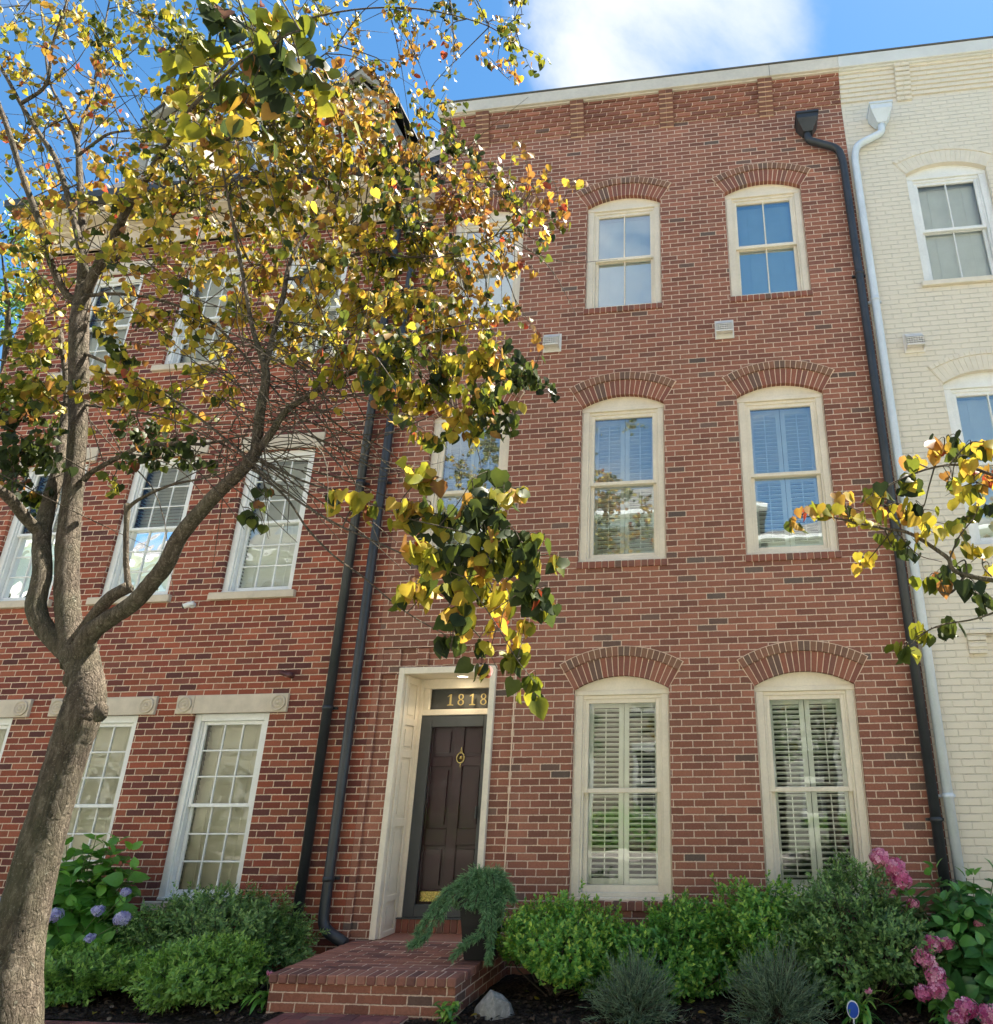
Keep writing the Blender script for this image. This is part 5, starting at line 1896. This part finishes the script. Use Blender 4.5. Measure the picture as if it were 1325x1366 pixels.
# ================================================================== TREE 2: redbud beyond the right edge, one bough reaching in
def redbud_right():
    base = np.array([5.2, -3.9, GZ - .03])
    root = empty('redbud_tree', tuple(base), 'redbud bough with drooping yellow and dark leaves reaching in from the right edge', 'tree')
    b = MB()
    limbs = []
    TY = -3.9

    def limb3(rows, sides=8):
        p = smooth_path(rows, 6)
        b.tube(p[:, :3], list(p[:, 3]), sides, lump=.04)
        limbs.append(p)
    limb3([(*base, .15), (5.15, -3.9, 1.2, .11), (5.25, -3.88, 2.3, .09), (5.2, -3.8, 3.6, .07), (5.5, -3.7, 5.2, .045), (5.6, -3.6, 6.6, .015)], 12)
    def to(rows):
        return px_limb(rows)
    limb3([(5.2, -3.9, 1.9, .05), (4.6, -3.9, 2.35, .035), (3.7, -3.9, 2.62, .02)] + to([(1300, 770, TY, 7), (1262, 742, TY, 6), (1215, 712, TY, 5), (1180, 705, TY, 4), (1140, 697, TY, 3), (1100, 688, TY, 2.4), (1065, 690, TY, 1.6)]))
    limb3(to([(1345, 640, TY, 5), (1320, 632, TY, 4.6), (1280, 620, TY, 4), (1240, 625, TY, 3), (1200, 640, TY, 2), (1180, 650, TY, 1.4)]))
    limb3(to([(1290, 765, TY, 4), (1270, 790, TY, 3), (1255, 790, TY, 2)]))
    limb3(to([(1340, 812, TY, 3), (1300, 826, TY, 2.4), (1255, 834, TY, 2), (1222, 850, TY, 1.5)]))
    limb3([(5.2, -3.85, 2.6, .05), (4.9, -4.3, 3.6, .03), (4.5, -4.7, 4.4, .01)])
    limb3([(5.2, -3.8, 3.2, .05), (5.9, -3.5, 4.2, .03), (6.6, -3.2, 5.0, .01)])
    limb3([(5.15, -3.9, 2.3, .05), (4.55, -3.95, 3.0, .03), (3.95, -3.95, 3.25, .014)] + to([(1345, 640, TY, 4)]))
    nodes = np.vstack(limbs)
    lv = Leaves(HEART_T, HEART_F)
    tw = b
    for px, py, rp, n, pal in ((1072, 685, 12, 7, 'orange'), (1100, 680, 14, 9, 'mix'), (1130, 675, 18, 14, 'gold'), (1150, 700, 16, 8, 'gold'), (1165, 660, 20, 14, 'dusk'), (1190, 690, 22, 18, 'gold'), (1205, 640, 18, 12, 'dusk'),
                               (1225, 610, 16, 9, 'mix'), (1230, 680, 24, 18, 'dusk'), (1190, 730, 22, 16, 'green'), (1225, 740, 22, 16, 'dark'), (1160, 745, 14, 9, 'gold'), (1255, 600, 18, 12, 'orange'),
                               (1285, 600, 22, 22, 'dusk'), (1310, 590, 18, 16, 'mix'), (1270, 640, 20, 12, 'gold'), (1300, 640, 24, 20, 'mix'), (1265, 700, 24, 20, 'gold'), (1300, 690, 24, 20, 'dusk'), (1310, 740, 24, 20, 'gold'), (1270, 760, 22, 14, 'dark'),
                               (1300, 790, 18, 12, 'dark'), (1320, 810, 16, 10, 'dark'), (1220, 850, 14, 10, 'green'), (1245, 838, 12, 6, 'dark'), (1210, 870, 10, 5, 'green'), (1250, 770, 14, 8, 'green'), (1320, 650, 20, 14, 'orange')):
        c = at(px, py, TY + rng.uniform(-.22, .22))
        r = rp * depth(c) / F_PX
        leafy_cluster(tw, lv, nodes, c, np.array([r, r * 1.2, r]) * 1.2, max(3, int(n * .85)), pal, .080, per=5)
    for c, r, n, pal in (((5.2, -3.9, 5.4), .9, 200, 'gold'), ((5.6, -3.5, 6.4), .8, 200, 'mix'), ((6.5, -3.3, 5.1), .8, 180, 'gold'), ((4.7, -4.6, 4.6), .45, 70, 'green'), ((5.9, -4.4, 4.5), .8, 160, 'mix'), ((5.0, -3.9, 3.1), .5, 80, 'mix'), ((4.6, -3.9, 2.6), .4, 50, 'green')):
        leafy_cluster(tw, lv, nodes, c, np.full(3, r), n, pal, .088)
    lv.build('crown', M['redbud'], root)
    tw.build('trunk', M['bark'], root, None, True)


redbud_right()

# green tree behind the left end of the red house
generic_tree('shade_tree', 'bright green leafy tree behind the far left end of the red brick townhouse', (-10.6, 2.0, 0), 11, (-10.6, 2.0, 8.2), (2.0, 2.2, 3.6), 60, 160, 'tree_green', .11, trunk_r=.22)

# ================================================================== PLANTING BED
def gpt(px, py):
    p = ground(px, py)
    return (float(p[0]), float(p[1]), GZ)


bx = 'bright green boxwood-like shrubs under the ground floor windows'
shoots_shrub('shrub', 'bright yellow-green shrub nearest the stoop, beside the black planter', 'shrub', None, bx, 'boxwood', (.07, -.62, GZ), .52, .44, .66, 1400, 12, .044, .025, tmid=.62, up=.7)
shoots_shrub('shrub', 'bright green shrub below the middle ground floor window', 'shrub', None, bx, 'boxwood', (1.02, -.55, GZ), .46, .38, .66, 1300, 12, .044, .025, tmid=.50, up=.7)
shoots_shrub('shrub', 'bright green upright shrub between the two ground floor windows, behind the right lavender', 'shrub', None, bx, 'boxwood', (1.78, -.50, GZ), .42, .34, .80, 1200, 12, .044, .025, tmid=.55, up=.8)
shoots_shrub('shrub', 'dark dense azalea under the right ground floor window', 'shrub', None, None, 'azalea', (2.60, -.66, GZ), .56, .48, .90, 2000, 11, .046, .020, tmid=.48, up=.5, lumps=7, lump_amt=.34)
lvg = 'grey green lavender mounds at the front of the bed'
needle_shrub('lavender', 'grey-green lavender mound in front of the middle shrub', 'lavender', lvg, 'lavender', (.80, -1.22, GZ), .40, .34, .46, 420)
needle_shrub('lavender', 'larger grey-green lavender mound in front of the azalea', 'lavender', lvg, 'lavender', (1.86, -1.16, GZ), .44, .36, .54, 460)


def heads(lst, Y):
    o = []
    for px, py, wd, dy in lst:
        c = at(px, py, Y + dy)
        o.append((c, wd * .5 * depth(c) / F_PX))
    return o


hydrangea('hydrangea', 'pink hydrangea bush with large dark leaves by the cream house wall', (3.40, -.66, GZ), .60, .50, 1.12, 90, .175, 'hydrangea', 'pink',
          heads([(1173, 1143, 22, -.05), (1192, 1157, 26, -.05), (1202, 1172, 24, -.06), (1188, 1192, 14, 0), (1218, 1205, 15, 0), (1244, 1259, 24, -.35), (1264, 1259, 16, -.3), (1232, 1278, 26, -.38), (1247, 1299, 25, -.42), (1251, 1320, 25, -.45), (1231, 1325, 20, -.45),
                 (1290, 1345, 27, -.6), (1278, 1358, 22, -.62), (1320, 1355, 28, -.62), (1306, 1232, 12, -.2)], -.72))
hydrangea('hydrangea', 'lilac-blue hydrangea bush with light green leaves behind the leaning trunk', (-4.55, -.62, GZ), .80, .46, 1.24, 100, .20, 'hydrangea_left', 'lilac',
          heads([(73, 1221, 17, -.45), (131, 1215, 14, -.4), (163, 1225, 18, -.42), (120, 1252, 12, -.45), (168, 1190, 11, -.3), (-6, 1205, 16, -.3)], -.72))
azl = 'azaleas left of the stoop'
shoots_shrub('shrub', 'tall dark azalea against the red brick wall, left of the downspouts', 'shrub', None, azl, 'azalea', (-3.12, -.52, GZ), .84, .40, .70, 2300, 11, .044, .019, tmid=.52, up=.35, lumps=7, lump_amt=.25)
shoots_shrub('shrub', 'lighter green low azalea at the sidewalk edge, left of the stoop', 'shrub', None, azl, 'azalea_front', (-2.78, -1.16, GZ), .42, .36, .46, 1000, 11, .050, .020, tmid=.62, up=.3, lumps=6)
shoots_shrub('shrub', 'low green azalea in front of the lilac hydrangea', 'shrub', None, azl, 'azalea_front', (-3.85, -1.12, GZ), .56, .34, .36, 1200, 11, .048, .020, tmid=.55, up=.3, lumps=6)


def lily(name, label, base, n, ln, w_, mat, bud=None):
    """tuft of strap leaves, some with a pink bud"""
    root = empty(name, base, label, 'plant')
    base = np.asarray(base, float)
    V, Fc, tt = [], [], []
    for i in range(n):
        a = rng.uniform(0, 6.28)
        d = np.array([math.cos(a), math.sin(a), 0])
        s = np.array([-d[1], d[0], 0])
        L_ = ln * rng.uniform(.6, 1.1)
        up_ = rng.uniform(.5, 1.3)
        b0 = base + rng.normal(0, .03, 3) * [1, 1, 0] + [0, 0, rng.uniform(0, .10)]
        k0 = len(V)
        tn = rng.uniform(.25, .9)
        for k in range(6):
            t = k / 5
            c = b0 + d * L_ * t * .75 + np.array([0, 0, L_ * (up_ * t - .9 * t * t)])
            ww = w_ * math.sin(math.pi * (.12 + .88 * t)) ** .7 if t < 1 else .001
            V += [c - s * ww, c + np.array([0, 0, -.15 * ww]), c + s * ww]
            tt += [tn] * 3
        for k in range(5):
            for j in range(2):
                q = k0 + 3 * k + j
                Fc.append((q, q + 1, q + 4, q + 3))
    np_mesh('foliage', V, Fc, M[mat], root, tt, True)
    if bud is not None:
        c = np.asarray(bud, float)
        b = MB()
        b.tube([base, (base + c) / 2 + [0, 0, .02], c], [.004, .0035, .003], 6)
        b.build('stem', M['stem'], root, None, True)
        lv = Leaves(OVAL_T, OVAL_F)
        n_ = 9
        lv.add(np.repeat(c[None], n_, 0), rng.normal(0, .6, (n_, 3)) + [0, -.2, .8], rng.normal(size=(n_, 3)), .045, np.clip(rng.normal(.6, .2, n_), 0, 1))
        lv.build('flower', M['pink'], root)
    return root


lily('lily', 'small strap-leaved plant with a pink bud behind the blue oval sign', (2.44, -1.14, GZ), 42, .30, .013, 'boxwood', at(1160, 1326, -1.2))
lily('perennial', 'small dark leafy plant at the left front corner of the stoop', (-2.14, -1.20, GZ), 30, .24, .022, 'hydrangea_left', at(358, 1302, -1.2))
lily('seedling', 'little leafy plant growing in front of the stoop by the walk', (-.57, -1.43, GZ), 34, .15, .020, 'boxwood')
lily('perennial', 'tuft of strap leaves under the pink hydrangea at the front right', (3.05, -1.25, GZ), 30, .22, .016, 'boxwood')

# a few low seedlings and fallen leaves in the mulch
lv = Leaves(HEART_T, HEART_F)
n = 70
P = np.stack([rng.uniform(-4.4, 4., n), rng.uniform(-1.55, -.3, n), np.full(n, GZ + .028)], -1)
P = P[~((P[:, 0] > -2.12) & (P[:, 0] < -.5))]
dd = rng.normal(0, 1, P.shape) * [1, 1, .1]
lv.add(P, dd, rng.normal(0, .15, P.shape) + [0, 0, 1], rng.uniform(.03, .06, len(P)), rng.uniform(.4, .95, len(P)))
tag(lv.build('fallen_leaves', M['redbud'], None), 'yellow and brown fallen leaves lying on the mulch', 'leaves', kind='stuff')

# ---- planter and trailing juniper
pc = np.array([-.60, -.66])
pt = empty('planter', (pc[0], pc[1], .451), 'tall tapered black planter on the right edge of the stoop', 'planter')
b = MB()
prof = [(.105, 0.), (.160, .43), (.172, .43), (.172, .47), (.150, .47), (.146, .42)]
vs, fs = [], []
for hw, z in prof:
    for sx_, sy_ in ((-1, -1), (1, -1), (1, 1), (-1, 1)):
        # corners cut a little so the edges catch the light
        vs += [(pc[0] + sx_ * hw - (0 if True else 0), pc[1] + sy_ * hw, .452 + z)]
for i in range(len(prof) - 1):
    for k in range(4):
        fs.append((i * 4 + k, i * 4 + (k + 1) % 4, (i + 1) * 4 + (k + 1) % 4, (i + 1) * 4 + k))
fs.append((3, 2, 1, 0))
bm = bmesh.new()
bv = [bm.verts.new(v) for v in vs]
for f in fs:
    bm.faces.new([bv[i] for i in f])
bmesh.ops.recalc_face_normals(bm, faces=list(bm.faces))
bmesh.ops.bevel(bm, geom=list(bm.edges), offset=.006, segments=2, affect='EDGES')
b.add_bm(bm)
b.build('pot', M['pot'], pt, None, True)
b = MB()
b.box(pc[0] - .147, pc[0] + .147, pc[1] - .147, pc[1] + .147, .85, .885)
b.build('soil', M['soil'], pt, None, True)


def juniper():
    base = np.array([pc[0], pc[1], .885])
    root = empty('juniper', tuple(base), 'trailing blue-green juniper spilling out of the black planter', 'juniper')
    lv = Leaves([(-.5, 0, 0)], [(0, 0, 0, 0)])
    lv.T = np.array([(-.11, 0, 0), (.11, 0, 0), (.06, .7, .03), (0, 1, .0), (-.06, .7, .03)])
    lv.F = np.array([(0, 1, 2, 4), (4, 2, 3, 3)])
    lv.T = np.array([(-.10, 0, 0), (.10, 0, 0), (.03, 1, .03), (-.03, 1, .03)])
    lv.F = np.array([(0, 1, 2, 3)])
    b = MB()

    def strand(pts, n, fl):
        p = smooth_path([(*q, .004) for q in pts], 8)[:, :3]
        b.tube(p, .0035, 4, caps=False)
        m = n
        t = rng.uniform(0, 1, m) ** .85 * (len(p) - 1.001)
        i = t.astype(int)
        fr = (t - i)[:, None]
        pos = p[i] * (1 - fr) + p[i + 1] * fr
        ax = unit(p[i + 1] - p[i])
        off = rng.normal(0, 1, (m, 3))
        off = unit(off - np.sum(off * ax, 1, keepdims=True) * ax)
        # side sprigs: a few needles set along each
        sl = fl * rng.uniform(.4, 1.1, m) * (1 - .35 * t / len(p))
        for k in range(5):
            u_ = (k + .5) / 5
            pp = pos + (off * .8 + ax * .6) * (sl * u_)[:, None]
            dr = off * .7 + ax * .8 + rng.normal(0, .35, (m, 3))
            lv.add(pp, dr, rng.normal(size=(m, 3)), rng.uniform(.018, .036, m), np.clip(rng.normal(.35 + .3 * u_, .18, m), 0, 1))
    top = base + [0, 0, .0]
    for k in range(80):
        a = rng.uniform(0, 6.28)
        d = np.array([math.cos(a), math.sin(a), 0])
        rr = rng.uniform(.08, .21)
        hh = rng.uniform(.08, .26)
        end = top + d * rr * 1.1 + np.array([-.03, 0, hh - .13])
        strand([top + rng.normal(0, .02, 3) * [1, 1, 0], top + d * rr * .45 + [0, 0, hh * .85], top + d * rr * .85 + [-.015, 0, hh * .75], end], 90, .085)
    def P(px, py, Y):
        return at(px, py, Y)
    for (lst, n) in (([top + [0, -.05, .05], P(612, 1190, -.85), P(585, 1222, -.92), P(562, 1250, -.96), P(548, 1262, -.98)], 190),
                     ([top + [-.05, -.05, .05], P(600, 1185, -.85), P(575, 1215, -.90), P(556, 1245, -.94)], 150),
                     ([top + [.02, -.1, .02], P(648, 1205, -.92), P(642, 1240, -.93), P(622, 1262, -.95), P(603, 1276, -.97)], 170),
                     ([top + [.06, -.1, .02], P(652, 1210, -.90), P(655, 1250, -.91), P(652, 1282, -.93)], 170),
                     ([top + [.10, -.06, .02], P(668, 1200, -.84), P(664, 1225, -.85), P(652, 1245, -.87)], 130),
                     ([top + [.12, 0, .02], P(676, 1180, -.7), P(683, 1200, -.72)], 110),
                     ([top + [-.1, -.02, .02], P(600, 1190, -.8), P(588, 1215, -.82)], 120)):
        for _ in range(2):
            strand([np.asarray(q) + rng.normal(0, .012, 3) for q in lst], int(n * 1.4), .056)
    lv.build('foliage', M['juniper'], root)
    b.build('stem', M['brownstem'], root, None, True)


juniper()

# ---- boulder
rc = (-.29, -1.17, GZ)
rk = MB()
bm = bmesh.new()
pts = [(-.155, -.03, -.03), (-.12, -.10, -.03), (.03, -.12, -.03), (.15, -.07, -.03), (.16, .05, -.03), (0, .10, -.03), (-.13, .07, -.03), (-.145, -.03, .05), (-.05, -.10, .10), (.02, -.085, .14), (.13, -.04, .08),
       (-.04, .0, .165), (.05, .02, .13), (-.02, -.05, .165), (.12, .03, .07), (-.10, .04, .09)]
vv = [bm.verts.new((rc[0] + x, rc[1] + y, rc[2] + z)) for x, y, z in pts]
res_ = bmesh.ops.convex_hull(bm, input=vv)
bmesh.ops.delete(bm, geom=[g for g in res_['geom_unused'] if isinstance(g, bmesh.types.BMVert)], context='VERTS')
bmesh.ops.bevel(bm, geom=list(bm.edges), offset=.003, segments=1, affect='EDGES')
rk.add_bm(bm)
mr, t = new_mat('grey_stone')
co = t.n('ShaderNodeTexCoord').outputs['Object']
a_ = t.noise(co, 26, 6, .7)
b_ = t.noise(co, 7, 4, .6, 1.2)
finish(t, t.mix(t.rng(b_, .55, .62, 0, .45), t.ramp(a_, [(.3, (.20, .19, .18)), (.55, (.34, .325, .305)), (.75, (.50, .48, .45))]), (.10, .095, .09)), .85, t.bump(a_, .012, 1.), spec=.3)
o = rk.build('boulder', mr)
tag(o, 'angular grey stone sitting in the mulch right of the stoop', 'stone')

# ---- blue oval sign on a stake
sp_ = gpt(1143, 1375)
ss = at(1138, 1347, -1.32)
sg = empty('yard_sign', (float(ss[0]), -1.32, GZ), 'small blue oval yard sign with a pale rim on a thin stake', 'sign')
b = MB()
b.box(-.005, .005, .004, .010, -.02, float(ss[2]) - GZ)
b.build('stake', M['white_metal'], sg)
def oval(rx, rz, y0, y1, mat, nm):
    bb_ = MB()
    bb_.prism([(rx * math.cos(2 * math.pi * k / 32), float(ss[2]) - GZ + rz * math.sin(2 * math.pi * k / 32)) for k in range(32)], y0, y1)
    return bb_.build(nm, mat, sg)
oval(.043, .056, -.004, .004, M['white'], 'rim')
oval(.037, .049, -.008, -.0045, paint('sign_blue', (.012, .075, .45), .35, .05), 'face')

# ---- small teal cover between azalea and stoop
p = at(383, 1272, -.75)
tl = empty('valve_cover', (float(p[0]), -.75, GZ), 'small teal plastic cover in the shade between the azalea and the stoop', 'garden cover')
b = MB()
b.lathe([(.045, 0), (.045, .10), (.038, .13), (.02, .145), (.005, .148)], (0, 0, 0), 18)
b.build('cap', paint('teal_plastic', (.05, .28, .24), .5, .15), tl)
b = MB()
b.lathe([(.052, .02), (.052, .045), (.046, .046)], (0, 0, 0), 18)
b.build('collar', paint('teal_plastic_dark', (.03, .17, .15), .5, .15), tl)

# ================================================================== ACROSS THE STREET (seen in the window glass, throws light back)
M['brick_white'] = brick_mat('white_painted_brick', RED, (.6, .5, .4), painted=(.58, .56, .52), relief=.004)
M['brick_tan'] = brick_mat('tan_painted_brick', RED, (.6, .5, .4), painted=(.50, .43, .34), relief=.004)
M['roof_tile'] = brick_mat('grey_shingles', [(0., (.10, .10, .105)), (.4, (.14, .135, .13)), (.75, (.075, .075, .08))], (.03, .03, .03), z0=0, bl=.3, bh=.16, joint=.008)


def far_house(x0, x1, y, eave, ridge, wallm, label):
    root = empty('townhouse', ((x0 + x1) / 2, y, 0), label, 'townhouse')
    ox, oy = (x0 + x1) / 2, y
    b = MB()
    nw = max(2, int((x1 - x0) / 2.0))
    xs = [x0 + (x1 - x0) * (k + .5) / nw for k in range(nw)]
    ops_ = [(x - .5, x + .5, z, z + h, 0.) for x in xs for z, h in ((1.0, 1.9), (4.2, 1.8), (7.2, 1.6))]
    wall_open(b, x0, x1, 0, eave, 0, ops_, -.15)
    b.v = [(a, c + y, d) for a, c, d in b.v]
    b.poly([(x0, y, 0), (x0, y - 9, 0), (x0, y - 9, eave), (x0, y, eave)])
    b.poly([(x1, y, 0), (x1, y, eave), (x1, y - 9, eave), (x1, y - 9, 0)])
    b.poly([(x0, y - 9, 0), (x1, y - 9, 0), (x1, y - 9, eave), (x0, y - 9, eave)])
    b.build('wall', wallm, root, None, True, recalc=False)
    b = MB()
    e = .45
    A = [(x0 - e, y + e, eave), (x1 + e, y + e, eave), (x1 + e, y - 9 - e, eave), (x0 - e, y - 9 - e, eave)]
    m0, m1 = ((x0 + x1) / 2 - (x1 - x0) * .16, y - 4.5, ridge), ((x0 + x1) / 2 + (x1 - x0) * .16, y - 4.5, ridge)
    b.poly([A[0], A[1], m1, m0])
    b.poly([A[1], A[2], m1])
    b.poly([A[2], A[3], m0, m1])
    b.poly([A[3], A[0], m0])
    b.poly(A[::-1])
    b.build('roof', M['roof_tile'], root, None, True, recalc=False)
    b = MB()
    b.bbox(x0 - e, x1 + e, y + .02, y + e + .05, eave - .14, eave - .002, .01)
    b.bbox(x0, x1, y + .001, y + .06, eave - .5, eave - .14, .01)
    b.build('cornice', M['white'], root, None, True)
    proto = None
    for x in xs:
        for z, h in ((1.0, 1.9), (4.2, 1.8), (7.2, 1.6)):
            if proto is None:
                b = MB()
                b.bbox(-.58, -.46, -.06, .03, -.02, 1.0, .006)
                b.bbox(.46, .58, -.06, .03, -.02, 1.0, .006)
                b.bbox(-.62, .62, -.06, .05, 1.0, 1.12, .006)
                b.bbox(-.62, .62, -.06, .07, -.08, -.0, .006)
                b.bbox(-.46, .46, -.10, -.05, .47, .53, .004)
                b.bbox(-.012, .012, -.10, -.06, 0, 1., .003)
                proto = b.build('window', M['white'], root)
                pm = MB()
                pm.poly([(-.5, -.09, 0), (.5, -.09, 0), (.5, -.09, 1), (-.5, -.09, 1)])
                pm.build('pane', M['slate'], proto)
                o = proto
            else:
                o = copy_tree(proto, root)
            o.location = (x - ox, 0, z)
            o.scale = (1, 1, h)
    return root


far_house(-13.5, -5.2, -16.5, 10.6, 13.2, M['brick_white'], 'white painted townhouse with a grey hip roof across the street, at the left')
far_house(-4.9, 2.6, -16.5, 11.0, 13.9, M['brick_tan'], 'cream townhouse with a grey hip roof across the street, opposite the maroon door')
far_house(3.0, 11.5, -16.5, 9.8, 12.2, M['brick_white'], 'white painted townhouse with a low hip roof across the street, at the right')
far_house(-24., -14.2, -16.5, 10.2, 12.6, M['brick_cream'], 'cream townhouse with a grey hip roof across the street, far to the left')
far_house(-35., -24.6, -16.5, 11., 13.6, M['brick_white'], 'white painted townhouse across the street, farthest to the left')
far_house(12., 21., -16.5, 11., 13.6, M['brick_cream'], 'cream townhouse with a grey hip roof across the street, far to the right')
for (x, hh, lab) in ((-3.6, 5.6, 'green street tree across the road, opposite the maroon door'), (3.9, 5.2, 'green street tree across the road, opposite the right windows'), (9.0, 5.8, 'green street tree across the road, opposite the cream house')):
    generic_tree('street_tree', lab, (x, -12.6, .1), 7, (x, -12.6, hh * .72), (1.7, 1.5, hh * .36), 34, 130, 'tree_green', .12, 'street trees across the road', trunk_r=.11)
for (x, lab) in ((-7.0, 'clipped hedge across the street in front of the white house at the left'), (-1.2, 'clipped hedge across the street in front of the cream house'), (6.8, 'clipped hedge across the street in front of the white house at the right')):
    shoots_shrub('hedge', lab, 'hedge', None, 'hedges across the street', 'boxwood', (x, -15.2, .02), 2.9, .7, 1.15, 900, 8, .11, .05, tmid=.6)
